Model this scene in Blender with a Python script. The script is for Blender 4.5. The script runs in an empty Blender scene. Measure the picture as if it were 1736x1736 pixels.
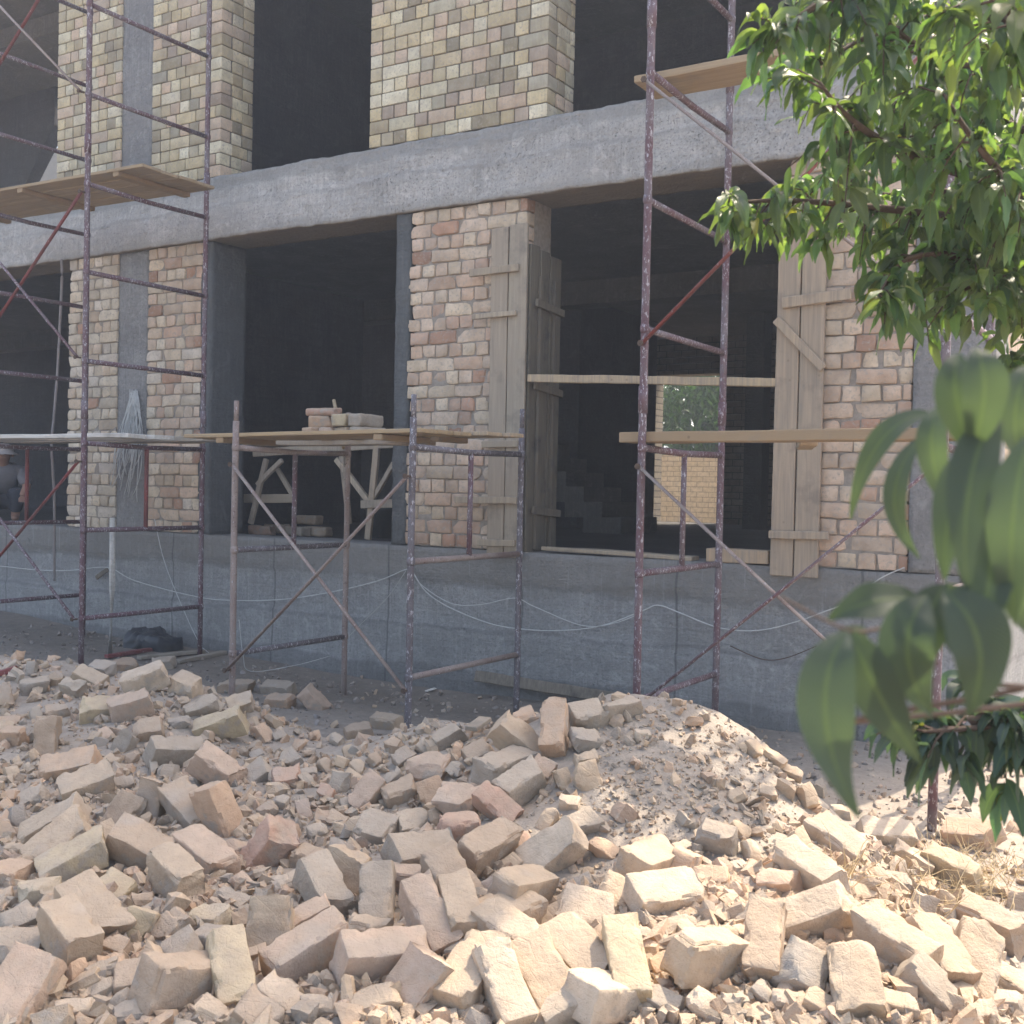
import bpy, math, random
import numpy as np
from mathutils import Matrix, Vector
random.seed(7); RNG = np.random.default_rng(7)
R = math.radians
scene = bpy.context.scene
COL = scene.collection

# ------------------------------------------------------------------ camera, sky, sun, exposure
F = 1919.1; YAW, PIT, ROL = R(31.97), R(-1.17), R(1.177)
CAM = np.array([0.0, -7.0, 1.5])
def cam_axes():
    cy, sy = math.cos(YAW), math.sin(YAW)
    f = np.array([-sy*math.cos(PIT), cy*math.cos(PIT), math.sin(PIT)])
    r = np.array([cy, sy, 0.0]); u = np.cross(r, f); c, s = math.cos(ROL), math.sin(ROL)
    return c*r+s*u, -s*r+c*u, f
CR, CU, CF = cam_axes()
cam_d = bpy.data.cameras.new('camera'); cam = bpy.data.objects.new('camera', cam_d); COL.objects.link(cam)
cam.matrix_world = Matrix(((CR[0], CU[0], -CF[0], CAM[0]), (CR[1], CU[1], -CF[1], CAM[1]), (CR[2], CU[2], -CF[2], CAM[2]), (0, 0, 0, 1)))
cam_d.sensor_width = 36; cam_d.lens = F/1736*36; cam_d.clip_start = 0.05; cam_d.clip_end = 2000
cam_d.dof.use_dof = True; cam_d.dof.focus_distance = 6.5; cam_d.dof.aperture_fstop = 10
scene.camera = cam
SUN_AZ, SUN_EL = 12.5, 57.0          # azimuth measured from +Y (into the building) toward +X
w = bpy.data.worlds.new('World'); scene.world = w; w.use_nodes = True
nt = w.node_tree; bg = nt.nodes['Background']; bg.inputs['Strength'].default_value = 0.15
sky = nt.nodes.new('ShaderNodeTexSky'); sky.sky_type = 'NISHITA'; sky.sun_disc = False
sky.sun_elevation = R(SUN_EL); sky.sun_rotation = R(SUN_AZ); sky.dust_density = 3.5; sky.air_density = 1.0
nt.links.new(sky.outputs[0], bg.inputs[0])
sl = bpy.data.lights.new('sun', 'SUN'); so = bpy.data.objects.new('sun', sl); COL.objects.link(so)
sl.energy = 2.05; sl.angle = R(0.53); sl.color = (1.0, 0.93, 0.84)
sd = Vector((math.sin(R(SUN_AZ))*math.cos(R(SUN_EL)), math.cos(R(SUN_AZ))*math.cos(R(SUN_EL)), math.sin(R(SUN_EL))))
so.rotation_euler = sd.to_track_quat('Z', 'Y').to_euler(); so.location = (6, 20, 25)
vs = scene.view_settings; vs.view_transform = 'Standard'; vs.look = 'None'; vs.gamma = 1; vs.exposure = 2.0
vs.use_white_balance = True; vs.white_balance_temperature = 7350; vs.white_balance_tint = 10
scene.cycles.max_bounces = 8; scene.cycles.diffuse_bounces = 5; scene.cycles.transparent_max_bounces = 8
scene.cycles.volume_bounces = 0
scene.cycles.use_denoising = True

def ray(x, y): return CF+(x-868)/F*CR-(y-868)/F*CU
def at_y(x, y, Y): d = ray(x, y); return CAM+d*(Y-CAM[1])/d[1]
def at_x(x, y, X): d = ray(x, y); return CAM+d*(X-CAM[0])/d[0]
def at_z(x, y, Z): d = ray(x, y); return CAM+d*(Z-CAM[2])/d[2]
def at_d(x, y, D): return CAM+ray(x, y)*D

# ------------------------------------------------------------------ small helpers
def nrm(v): v = np.asarray(v, float); return v/np.linalg.norm(v)
def sm(x, a, b): t = np.clip((np.asarray(x, float)-a)/(b-a), 0, 1); return t*t*(3-2*t)
_tab = RNG.random((64, 64, 64))
def vnoise(p, scale=1.0, off=0.0):
    q = np.asarray(p, float)*scale+off+100.0
    i = np.floor(q).astype(int); f = q-i; f = f*f*(3-2*f); i &= 63; j = (i+1) & 63
    def g(a, b, c): return _tab[a, b, c]
    x0, y0, z0 = i[..., 0], i[..., 1], i[..., 2]; x1, y1, z1 = j[..., 0], j[..., 1], j[..., 2]
    fx, fy, fz = f[..., 0], f[..., 1], f[..., 2]
    a = g(x0, y0, z0)*(1-fx)+g(x1, y0, z0)*fx; b = g(x0, y1, z0)*(1-fx)+g(x1, y1, z0)*fx
    c = g(x0, y0, z1)*(1-fx)+g(x1, y0, z1)*fx; d = g(x0, y1, z1)*(1-fx)+g(x1, y1, z1)*fx
    return ((a*(1-fy)+b*fy)*(1-fz)+(c*(1-fy)+d*fy)*fz)*2-1
def fbm(p, s, o=0.0, n=3):
    r = 0; a = 1.0
    for k in range(n): r = r+a*vnoise(p, s*2**k, o+17.3*k); a *= .5
    return r/1.6

class MB:
    """collects pieces and links them as ONE mesh object"""
    def __init__(s): s.v = []; s.f = []; s.c = []; s.m = []; s.n = 0; s.uv = []
    def add(s, v, f, col=(1, 1, 1), mat=0):
        v = np.asarray(v, float); s.v.append(v)
        for q in f: s.f.append([i+s.n for i in q])
        s.m += [mat]*len(f); s.c.append(np.tile(np.array(col, float)[:3], (len(v), 1)) if np.ndim(col) == 1 else col)
        s.n += len(v)
    def box(s, x0, x1, y0, y1, z0, z1, col=(1, 1, 1), mat=0):
        v = [(x, y, z) for z in (z0, z1) for y in (y0, y1) for x in (x0, x1)]
        s.add(v, [(0, 2, 3, 1), (4, 5, 7, 6), (0, 1, 5, 4), (2, 6, 7, 3), (0, 4, 6, 2), (1, 3, 7, 5)], col, mat)
    def tube(s, pts, r, n=8, col=(1, 1, 1), mat=0, cap=True, flat=None):
        pts = [np.asarray(p, float) for p in pts]; rr = r if hasattr(r, '__len__') else [r]*len(pts)
        vs_ = []; up = np.array([0, 0, 1.0])
        for i, p in enumerate(pts):
            d = nrm(pts[min(i+1, len(pts)-1)]-pts[max(i-1, 0)])
            a = np.cross(d, up)
            if np.linalg.norm(a) < 1e-2: a = np.cross(d, np.array([1.0, 0, 0]))
            a = nrm(a); b = np.cross(a, d)
            for k in range(n):
                t = 2*math.pi*k/n; vs_.append(p+(a*math.cos(t)+b*math.sin(t)*(flat or 1))*rr[i])
        f = [(i*n+k, i*n+(k+1) % n, (i+1)*n+(k+1) % n, (i+1)*n+k) for i in range(len(pts)-1) for k in range(n)]
        if cap: f += [tuple(range(n))[::-1], tuple((len(pts)-1)*n+k for k in range(n))]
        s.add(vs_, f, col, mat)
    def plank(s, a, b, wd, th, up=(0, 0, 1), col=(1, 1, 1), mat=0, seg=10, rag=.004):
        """a board from a to b, wd wide, th thick; a little warped and with worn edges"""
        a = np.asarray(a, float); b = np.asarray(b, float); L = np.linalg.norm(b-a); d = (b-a)/L
        side = nrm(np.cross(d, np.asarray(up, float))); n = np.cross(side, d)
        v, f = rbox((L, wd, th), (seg, 3, 1), min(th*.22, .006)); ph = random.random()*60
        nz = fbm(v*np.array([1, 3, 3.]), 2.2, ph)
        v[:, 2] += nz*rag; v[:, 1] += vnoise(v, 9, ph)*rag*.6
        P = (a+b)/2+v[:, :1]*d+v[:, 1:2]*side+v[:, 2:3]*n
        s.add(P, f, col, mat)
    def build(s, name, mats, parent=None, smooth=False, uv=None, sharp=None):
        me = bpy.data.meshes.new(name); V = np.concatenate(s.v) if s.v else np.zeros((0, 3))
        me.from_pydata(V.tolist(), [], s.f)
        for m in (mats if isinstance(mats, (list, tuple)) else [mats]): me.materials.append(m)
        me.polygons.foreach_set('material_index', s.m)
        ca = me.color_attributes.new('Col', 'FLOAT_COLOR', 'POINT')
        c = np.ones((len(V), 4), np.float32); c[:, :3] = np.concatenate(s.c); ca.data.foreach_set('color', c.ravel())
        if smooth: me.polygons.foreach_set('use_smooth', [True]*len(me.polygons))
        me.update()
        if sharp: me.set_sharp_from_angle(angle=R(sharp))
        o = bpy.data.objects.new(name, me); COL.objects.link(o)
        if parent is not None: o.parent = parent
        return o

_lat = {}
def lattice(nx, ny, nz):
    """surface lattice of a cube with nx,ny,nz cells"""
    key = (nx, ny, nz)
    if key in _lat: return _lat[key]
    idx = {}; pts = []; fs = []
    def P(i, j, k):
        if (i, j, k) not in idx: idx[(i, j, k)] = len(pts); pts.append((i, j, k))
        return idx[(i, j, k)]
    for i in range(nx):
        for j in range(ny):
            fs.append((P(i, j, 0), P(i, j+1, 0), P(i+1, j+1, 0), P(i+1, j, 0)))
            fs.append((P(i, j, nz), P(i+1, j, nz), P(i+1, j+1, nz), P(i, j+1, nz)))
    for i in range(nx):
        for k in range(nz):
            fs.append((P(i, 0, k), P(i+1, 0, k), P(i+1, 0, k+1), P(i, 0, k+1)))
            fs.append((P(i, ny, k), P(i, ny, k+1), P(i+1, ny, k+1), P(i+1, ny, k)))
    for j in range(ny):
        for k in range(nz):
            fs.append((P(0, j, k), P(0, j, k+1), P(0, j+1, k+1), P(0, j+1, k)))
            fs.append((P(nx, j, k), P(nx, j+1, k), P(nx, j+1, k+1), P(nx, j, k+1)))
    _lat[key] = (np.array(pts), fs); return _lat[key]
def rbox(size, seg, r):
    """rounded box centred on the origin"""
    seg = [max(1, q) for q in seg]; pts, fs = lattice(seg[0]+2, seg[1]+2, seg[2]+2)
    out = np.empty((len(pts), 3)); h = np.array(size)/2
    for a in range(3):
        line = np.concatenate([[-h[a]], np.linspace(-h[a]+r, h[a]-r, seg[a]+1), [h[a]]])
        out[:, a] = line[pts[:, a]]
    inner = np.clip(out, -(h-r), h-r); d = out-inner
    ln = np.linalg.norm(d, axis=1, keepdims=True); ln[ln < 1e-9] = 1
    return inner+d/ln*r, fs
def slab(mb, x0, x1, y0, y1, z0, z1, res=.05, amp=.005, fr=6, col=(1, 1, 1), mat=0, prof=None):
    """box with a rough cast surface"""
    seg = [max(1, int(round((b-a)/res))) for a, b in ((x0, x1), (y0, y1), (z0, z1))]
    pts, fs = lattice(*seg)
    lo = np.array([x0, y0, z0]); hi = np.array([x1, y1, z1]); p = lo+(hi-lo)*pts/np.array(seg)
    q = p.copy(); q[:, 1] += fbm(p, fr, 3)*amp+fbm(p, fr*.15, 9)*amp; q[:, 2] += fbm(p, fr, 31)*amp*1.2; q[:, 0] += fbm(p, fr, 57)*amp
    if prof is not None:
        fr_ = (pts[:, 1] == 0); q[fr_, 1] += prof(p[fr_])
    mb.add(q, fs, col, mat)

def tag(o, label, cat, group=None, kind=None):
    if label: o['label'] = label
    if cat: o['category'] = cat
    if group: o['group'] = group
    if kind: o['kind'] = kind
    return o
def empty(name, loc, label, cat, group=None):
    o = bpy.data.objects.new(name, None); COL.objects.link(o); o.location = loc; o.empty_display_size = .1
    return tag(o, label, cat, group)
def adopt(o, parent):
    """parent a mesh that was built in world space to an empty, keeping it in place"""
    o.parent = parent; o.location = -Vector(parent.location); return o

# ------------------------------------------------------------------ materials
class NT:
    def __init__(s, name):
        s.m = bpy.data.materials.new(name); s.m.use_nodes = True; s.t = s.m.node_tree; s.b = s.t.nodes['Principled BSDF']
        s.b.inputs['Roughness'].default_value = .9; s.b.inputs['Specular IOR Level'].default_value = .25
        s.tc = s.t.nodes.new('ShaderNodeTexCoord').outputs['Object']
    def n(s, t, **k):
        o = s.t.nodes.new(t)
        for a, b in k.items():
            if a in o.inputs: s.put(o.inputs[a], b)
            else: setattr(o, a, b)
        return o
    def put(s, i, v):
        if isinstance(v, bpy.types.NodeSocket): s.t.links.new(v, i)
        else: i.default_value = v
    def map(s, sc): o = s.n('ShaderNodeMapping'); s.put(o.inputs['Vector'], s.tc); o.inputs['Scale'].default_value = sc; return o.outputs[0]
    def noise(s, sc, det=4, rough=.55, vec=None, dist=0): o = s.n('ShaderNodeTexNoise', Scale=sc, Detail=det, Roughness=rough, Distortion=dist); s.put(o.inputs['Vector'], vec or s.tc); return o.outputs['Fac']
    def vor(s, sc, vec=None, feat='F1'): o = s.n('ShaderNodeTexVoronoi', Scale=sc, feature=feat); s.put(o.inputs['Vector'], vec or s.tc); return o.outputs['Distance']
    def ramp(s, fac, a, b, ca=0., cb=1.): o = s.n('ShaderNodeMapRange'); s.put(o.inputs[0], fac); o.inputs[1].default_value = a; o.inputs[2].default_value = b; o.inputs[3].default_value = ca; o.inputs[4].default_value = cb; return o.outputs[0]
    def math(s, op, a, b=0.): o = s.n('ShaderNodeMath', operation=op); s.put(o.inputs[0], a); s.put(o.inputs[1], b); return o.outputs[0]
    def mix(s, fac, a, b, mode='MIX'):
        o = s.n('ShaderNodeMix', data_type='RGBA', blend_type=mode); s.put(o.inputs[0], fac)
        for i, v in ((6, a), (7, b)): s.put(o.inputs[i], v if isinstance(v, bpy.types.NodeSocket) else tuple(v)+(1,)*(4-len(v)))
        return o.outputs[2]
    def bump(s, h, st=.5, dist=.01, prev=None):
        o = s.n('ShaderNodeBump', Strength=st, Distance=dist); s.put(o.inputs['Height'], h)
        if prev: s.put(o.inputs['Normal'], prev)
        return o.outputs[0]
    def out(s, col, nor=None, rough=None):
        s.put(s.b.inputs['Base Color'], col if isinstance(col, bpy.types.NodeSocket) else tuple(col)+(1,)*(4-len(col)))
        if nor: s.put(s.b.inputs['Normal'], nor)
        if rough is not None: s.put(s.b.inputs['Roughness'], rough)
        return s.m
    def vcol(s): return s.n('ShaderNodeVertexColor', layer_name='Col').outputs[0]
    def up(s): return s.n('ShaderNodeSeparateXYZ', Vector=s.n('ShaderNodeNewGeometry').outputs['Normal']).outputs['Z']

def m_brick(name, rib=False, dust=.25):
    k = NT(name); c = k.vcol()
    c = k.mix(k.ramp(k.noise(9, 4), .35, .7), c, k.mix(1.0, c, (.72, .70, .68), 'MULTIPLY'))
    c = k.mix(k.ramp(k.noise(45, 3), .52, .75), c, (.36, .31, .26))
    c = k.mix(k.math('MULTIPLY', k.ramp(k.noise(3.2, 5, .6), .5, .66), dust), c, (.33, .31, .29))
    b = k.bump(k.noise(160, 3), .5, .004); b = k.bump(k.noise(38, 4), .6, .008, b)
    if rib:
        wv = k.n('ShaderNodeTexWave', Scale=26.0, Distortion=.4, bands_direction='X'); k.put(wv.inputs['Vector'], k.tc)
        b = k.bump(wv.outputs['Fac'], .5, .004, b)
        c = k.mix(k.ramp(wv.outputs['Fac'], 0, .35, .35, 0), c, (.2, .17, .13))
    return k.out(c, b)
def m_rubble():
    k = NT('rubble_brick'); c = k.vcol()
    c = k.mix(k.ramp(k.noise(14, 4), .38, .7), c, k.mix(1.0, c, (.78, .74, .70), 'MULTIPLY'))
    c = k.mix(k.ramp(k.noise(7, 5, .65), .56, .64, 0, .75), c, (.36, .315, .265))
    up = k.ramp(k.math('ADD', k.up(), k.ramp(k.noise(18, 4), .3, .7, -.35, .35)), .35, .95, 0, .5)
    c = k.mix(up, c, (.40, .325, .25))
    pit = k.ramp(k.vor(120), .0, .22)
    c = k.mix(k.math('MULTIPLY', k.math('SUBTRACT', 1., pit), k.ramp(k.noise(30, 2), .5, .6)), c, (.12, .09, .07))
    b = k.bump(k.noise(300, 2), .6, .002); b = k.bump(k.noise(70, 4, .6), .75, .006, b); b = k.bump(pit, .35, .003, b)
    cr = k.ramp(k.vor(11, k.map((1, 1, 1)), 'DISTANCE_TO_EDGE'), 0, .02)
    b = k.bump(k.math('MAXIMUM', cr, k.ramp(k.noise(9, 2), .45, .55)), .3, .004, b)
    return k.out(c, b)
def m_concrete(name, base=(.29, .29, .29), dark=(.17, .17, .175), pits=.6, soff=None, boards=True, bands=None, vs_=85):
    k = NT(name)
    c = k.mix(k.ramp(k.noise(2.4, 5, .6), .35, .68), base, dark)
    c = k.mix(k.ramp(k.noise(2.2, 4, .6, k.map((14, 14, .9))), .5, .72, 0, .55), c, (base[0]*1.3, base[1]*1.3, base[2]*1.28))
    c = k.mix(k.ramp(k.noise(3, 4, .6, k.map((18, 18, .7))), .58, .74, 0, .6), c, (dark[0]*.75, dark[1]*.75, dark[2]*.75))
    c = k.mix(k.ramp(k.noise(60, 3), .52, .78, 0, .75), c, (.12, .12, .12))
    if boards: c = k.mix(k.ramp(k.noise(3, 3, .6, k.map((.35, .35, 7))), .5, .62, 0, .4), c, dark)
    c = k.mix(k.ramp(k.noise(24, 5, .75), .5, .7, 0, .45), c, tuple(q*1.45 for q in base))
    c = k.mix(k.ramp(k.noise(.9, 4, .7), .42, .6, 0, .5), c, tuple(q*.72 for q in base)); c = k.mix(k.ramp(k.noise(5.5, 4, .7, None, 1.5), .56, .66, 0, .45), c, tuple(q*1.35 for q in base))
    area = k.ramp(k.noise(2.0, 3), .42, .58)
    pv = k.ramp(k.noise(vs_, 4, .75), .60, .68, 1, 0); pit = k.math('MAXIMUM', pv, k.math('SUBTRACT', 1., k.math('MULTIPLY', area, pits)))
    c = k.mix(k.math('MULTIPLY', k.math('SUBTRACT', 1., pit), .8), c, (.09, .09, .09))
    if bands:
        z = k.n('ShaderNodeSeparateXYZ', Vector=k.tc).outputs['Z']
        wob = k.math('ADD', z, k.ramp(k.noise(1.6, 4), .3, .7, -.035, .035))
        for z0, z1, cc, am in bands:
            f = k.math('MULTIPLY', k.ramp(wob, z0-.015, z0+.015), k.ramp(wob, z1-.015, z1+.015, 1, 0))
            c = k.mix(k.math('MULTIPLY', f, am), c, cc)
    if bands and not soff:
        xs_ = k.n('ShaderNodeSeparateXYZ', Vector=k.tc).outputs['X']; fr_ = k.math('ABSOLUTE', k.math('SUBTRACT', k.math('FRACT', k.math('ADD', k.math('DIVIDE', xs_, 1.22), k.ramp(k.noise(2, 2), .3, .7, -.01, .01))), .5))
        c = k.mix(k.ramp(fr_, .004, .009, .6, 0), c, (.09, .09, .09)); c = k.mix(k.ramp(k.noise(4, 4, .6, k.map((9, 9, .5))), .60, .70, 0, .4), c, (.36, .36, .35))
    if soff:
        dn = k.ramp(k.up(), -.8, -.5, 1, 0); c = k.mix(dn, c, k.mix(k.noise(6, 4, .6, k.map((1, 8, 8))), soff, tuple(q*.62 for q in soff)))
    b = k.bump(k.noise(190, 3, .7), .9, .006); b = k.bump(k.noise(28, 5, .65), .9, .018, b); b = k.bump(pit, .9, .01, b)
    if boards: b = k.bump(k.noise(5, 2, .5, k.map((.3, .3, 9))), .5, .01, b)
    return k.out(c, b)
def m_wood(name, base, dark, stain=(.12, .11, .10), st=.5, axis=(.6, 14, 14)):
    k = NT(name)
    g = k.noise(3.5, 5, .6, k.map(axis), .6)
    c = k.mix(k.ramp(g, .3, .7), k.mix(1.0, base, k.vcol(), 'MULTIPLY'), dark)
    c = k.mix(k.ramp(k.noise(5, 4, .6), .55, .72, 0, st), c, stain)
    c = k.mix(k.ramp(k.vor(6), .0, .07, .7, 0), c, (.09, .06, .04))
    return k.out(c, k.bump(g, .45, .004, k.bump(k.noise(90, 3), .3, .003)))
def m_paint(name, base, alt, flake=.55):
    k = NT(name); ob = k.map((1, 1, .45))
    c = k.mix(k.ramp(k.noise(5, 4), .4, .65), base, alt)
    c = k.mix(k.ramp(k.noise(70, 5, .72, ob), flake+.005, flake+.06), c, (.42, .40, .42))
    c = k.mix(k.ramp(k.noise(60, 4, .7), .6, .66), c, (.10, .055, .045))
    return k.out(c, k.bump(k.noise(120, 3), .4, .002), .62)
def m_soil(name='soil'):
    k = NT(name)
    c = k.mix(k.ramp(k.noise(1.1, 5, .6), .35, .68), (.335, .285, .235), (.26, .225, .19))
    c = k.mix(k.ramp(k.noise(11, 5, .7), .4, .75), c, (.40, .34, .28))
    c = k.mix(k.ramp(k.vor(38), .0, .35, .35, 0), c, (.20, .17, .145))
    z = k.n('ShaderNodeVertexColor', layer_name='Col').outputs[0]
    c = k.mix(1.0, c, z, 'MULTIPLY')
    b = k.bump(k.noise(220, 3, .7), .6, .003); b = k.bump(k.noise(45, 5, .7), .9, .012, b); b = k.bump(k.noise(9, 4), .6, .03, b)
    return k.out(c, b)
def m_leaf(name, base, trans, alt):
    k = NT(name); k.b.inputs['Roughness'].default_value = .38; k.b.inputs['Specular IOR Level'].default_value = .5
    uv = k.n('ShaderNodeUVMap').outputs[0]; sx = k.n('ShaderNodeSeparateXYZ', Vector=uv)
    mid = k.ramp(k.math('ABSOLUTE', k.math('SUBTRACT', sx.outputs[0], .5)), .02, .06, 1, 0)
    vein = k.n('ShaderNodeTexWave', Scale=3.2, Distortion=0., bands_direction='Y')
    k.put(vein.inputs['Vector'], k.n('ShaderNodeCombineXYZ', X=0., Y=k.math('SUBTRACT', k.math('MULTIPLY', sx.outputs[1], 3.), k.math('MULTIPLY', k.math('ABSOLUTE', k.math('SUBTRACT', sx.outputs[0], .5)), 1.2))).outputs[0])
    c = k.mix(1.0, k.mix(k.noise(4, 3), base, alt), k.vcol(), 'MULTIPLY')
    c = k.mix(k.math('MULTIPLY', mid, .5), c, (.16, .22, .07))
    nb = k.bump(k.math('ADD', vein.outputs['Fac'], mid), .25, .002); nb = k.bump(k.noise(70, 2), .3, .003, nb)
    m = k.out(c, nb)
    tr = k.n('ShaderNodeBsdfTranslucent'); k.put(tr.inputs['Color'], k.mix(1.0, trans, k.vcol(), 'MULTIPLY'))
    mx = k.n('ShaderNodeMixShader', Fac=.40); k.t.links.new(k.b.outputs[0], mx.inputs[1]); k.t.links.new(tr.outputs[0], mx.inputs[2])
    k.t.links.new(mx.outputs[0], k.t.nodes['Material Output'].inputs['Surface']); return m
def m_plain(name, col, var=.25, rough=.85, sc=12):
    k = NT(name); c = k.mix(k.ramp(k.noise(sc, 4), .35, .7), col, tuple(q*(1-var) for q in col))
    return k.out(c, k.bump(k.noise(sc*6, 3), .35, .003), rough)
def m_brickwall(name, c1, c2, mort, plane='Y'):
    k = NT(name); s = k.n('ShaderNodeSeparateXYZ', Vector=k.tc)
    v = k.n('ShaderNodeCombineXYZ', X=s.outputs['Y' if plane == 'X' else 'X'], Y=s.outputs['Z']).outputs[0]
    b = k.n('ShaderNodeTexBrick', Scale=1.0); k.put(b.inputs['Vector'], v)
    b.inputs['Brick Width'].default_value = .255; b.inputs['Row Height'].default_value = .101; b.inputs['Mortar Size'].default_value = .008
    b.inputs['Color1'].default_value = tuple(c1)+(1,); b.inputs['Color2'].default_value = tuple(c2)+(1,); b.inputs['Mortar'].default_value = tuple(mort)+(1,)
    c = k.mix(k.ramp(k.noise(14, 4), .4, .7), b.outputs['Color'], k.mix(1., b.outputs['Color'], (.7, .7, .7), 'MULTIPLY'))
    return k.out(c, k.bump(k.math('SUBTRACT', 1., b.outputs['Fac']), .8, .01, k.bump(k.noise(60, 3), .4, .004)))

M_LOW = m_brick('old_clay_brick', dust=.14); M_UP = m_brick('ribbed_yellow_brick', rib=True, dust=.2)
M_RUB = m_rubble()
M_MORTAR = m_plain('mortar', (.33, .285, .24), .3, .95, 30)
M_MORTAR2 = m_plain('upper_mortar', (.17, .15, .125), .3, .95, 30)
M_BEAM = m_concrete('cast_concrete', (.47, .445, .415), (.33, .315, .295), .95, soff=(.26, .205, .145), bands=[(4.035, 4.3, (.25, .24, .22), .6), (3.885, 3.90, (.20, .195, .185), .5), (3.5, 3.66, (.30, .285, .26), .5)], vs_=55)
M_COLM = m_concrete('column_concrete', (.29, .28, .27), (.20, .195, .19), .3)
M_STRIP = m_concrete('dark_concrete', (.125, .13, .13), (.095, .10, .10), .2)  # darker concrete for the narrow jamb strips
M_PLINTH = m_concrete('plinth_concrete', (.33, .325, .315), (.25, .248, .243), .7, bands=[(.80, 1.2, (.20, .185, .165), .65), (.775, .80, (.15, .145, .135), .5), (.44, .455, (.11, .11, .11), .6), (-.2, .14, (.10, .098, .095), .5)])
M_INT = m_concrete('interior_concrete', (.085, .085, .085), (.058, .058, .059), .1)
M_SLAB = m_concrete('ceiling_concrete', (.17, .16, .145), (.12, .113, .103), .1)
M_WOODG = m_wood('weathered_board', (.38, .315, .24), (.28, .23, .18), axis=(14, 14, .6))
M_WOODD = m_wood('cement_stained_board', (.20, .17, .13), (.13, .11, .085), (.07, .065, .06), .85, axis=(14, 14, .6))
M_WOOD = m_wood('new_plank', (.40, .30, .19), (.30, .22, .14), (.22, .20, .17), .5)
M_WOODW = m_wood('pale_plank', (.62, .59, .54), (.46, .42, .37), (.2, .19, .18), .5)
M_RED = m_paint('maroon_paint', (.13, .07, .08), (.16, .13, .14), .55)
M_REDB = m_paint('red_paint', (.22, .055, .05), (.16, .06, .055), .62)
M_GREY = m_paint('worn_dark_paint', (.11, .095, .10), (.15, .135, .145), .55)
M_RUST = m_paint('mortar_splashed_pipe', (.23, .17, .15), (.30, .25, .22), .60)
M_SOIL = m_soil()
M_LEAF = m_leaf('peach_leaf', (.060, .105, .058), (.26, .42, .06), (.085, .14, .075))
M_LEAFN = m_leaf('near_leaf', (.055, .085, .058), (.10, .18, .05), (.07, .105, .075)); M_LEAFN.node_tree.nodes['Principled BSDF'].inputs['Roughness'].default_value = .62
M_BARK = m_plain('bark', (.12, .08, .06), .4, .85, 30)
M_CABLE = m_plain('pale_cable', (.52, .52, .50), .15, .6)
M_WIRE = m_plain('grey_wire', (.44, .43, .40), .25, .6)
M_CLOTH = m_plain('grey_shirt', (.20, .19, .20), .2); M_CAP = m_plain('sun_hat_cloth', (.42, .36, .33), .15); M_SKIN = m_plain('skin', (.36, .20, .14), .1, .6); M_TROUS = m_plain('dark_trousers', (.06, .065, .08), .2)
M_BLACK = m_plain('black_plastic_sheet', (.045, .05, .058), .3, .45); M_BUCKET = m_plain('dark_bucket', (.035, .045, .05), .2, .5)
M_STRAW = m_plain('straw', (.50, .38, .22), .25, .8); M_STRAP = m_plain('strap_cloth', (.27, .24, .23), .2)
M_LEAF2 = m_leaf('yard_leaf', (.045, .12, .025), (.10, .25, .03), (.06, .15, .035)); M_LEAF2.node_tree.nodes['Principled BSDF'].inputs['Specular IOR Level'].default_value = .15
M_YARD = m_brickwall('yard_brick', (.60, .48, .31), (.66, .54, .37), (.38, .31, .21))
M_BACKW = m_brickwall('inner_brick', (.22, .19, .15), (.28, .245, .19), (.10, .09, .08)); M_SIDEW = m_brickwall('side_brick', (.42, .31, .22), (.50, .38, .27), (.25, .21, .17), 'X')

# ------------------------------------------------------------------ ground and rubble mound (one sheet)
def hgt(X, Y, fine=True):
    X = np.asarray(X, float); Y = np.asarray(Y, float)
    g = .13*sm(-X, 8.2, 10.8)*sm(Y, -4, -1)+.04*sm(-X, 5.5, 8)
    g = g+.10*sm(X, -1.5, -.8)*sm(Y, -1.2, .3)
    g = g-.05*np.exp(-((X+5.0)/1.2)**2-((Y+.35)/.4)**2)
    edge = ((X+1.25)*1.3+(Y+1.75)*.85)/1.553
    pl = sm(-edge, -.05, .85)*sm(-Y, 1.95, 2.75)*sm(Y, -6.5, -5.6)*sm(X, -11.5, -9)
    h = g+(.27-.06*sm(-Y, 3.6, 4.8))*pl
    h = h+.15*pl*np.exp(-(np.maximum(0, np.maximum(X+4.55, -7.6-X))/.55)**2-((Y+2.95)/.55)**2)
    h = h+.36*np.exp(-((X+1.98)/.76)**2-((Y+2.66)/np.where(Y < -2.66, .85, .60))**2)*sm(-edge, -.1, .5)
    h = h+.10*np.exp(-((X+3.15)/.35)**2-((Y+2.5)/.4)**2)
    h = h-.09*np.exp(-((X+3.75)/.45)**2-((Y+2.55)/.5)**2)
    h = h-.08*np.exp(-((X+2.6)/.35)**2-((Y+3.9)/.5)**2)
    if fine:
        p = np.stack([X, Y, X*0], -1); rough = .25+.75*pl
        h = h+(np.abs(fbm(p, 16, 41))*.016*sm(h, .3, .5)) if True else h
        h = h+(fbm(p, 2.3, 5)*.05+fbm(p, 9, 8)*.02+np.abs(fbm(p, 28, 2))*.007)*rough
    return h
def hit(px, py, lift=0.):
    """where a line of sight first meets the mound"""
    d = ray(px, py); t = 1.5
    for _ in range(900):
        p = CAM+d*t
        if p[2] < hgt(p[0], p[1])+lift: break
        t += .012
    return CAM+d*t
def hnormal(x, y, e=.12):
    hx = (hgt(x+e, y, False)-hgt(x-e, y, False))/(2*e); hy = (hgt(x, y+e, False)-hgt(x, y-e, False))/(2*e)
    return nrm([-float(hx), -float(hy), 1])
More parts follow.
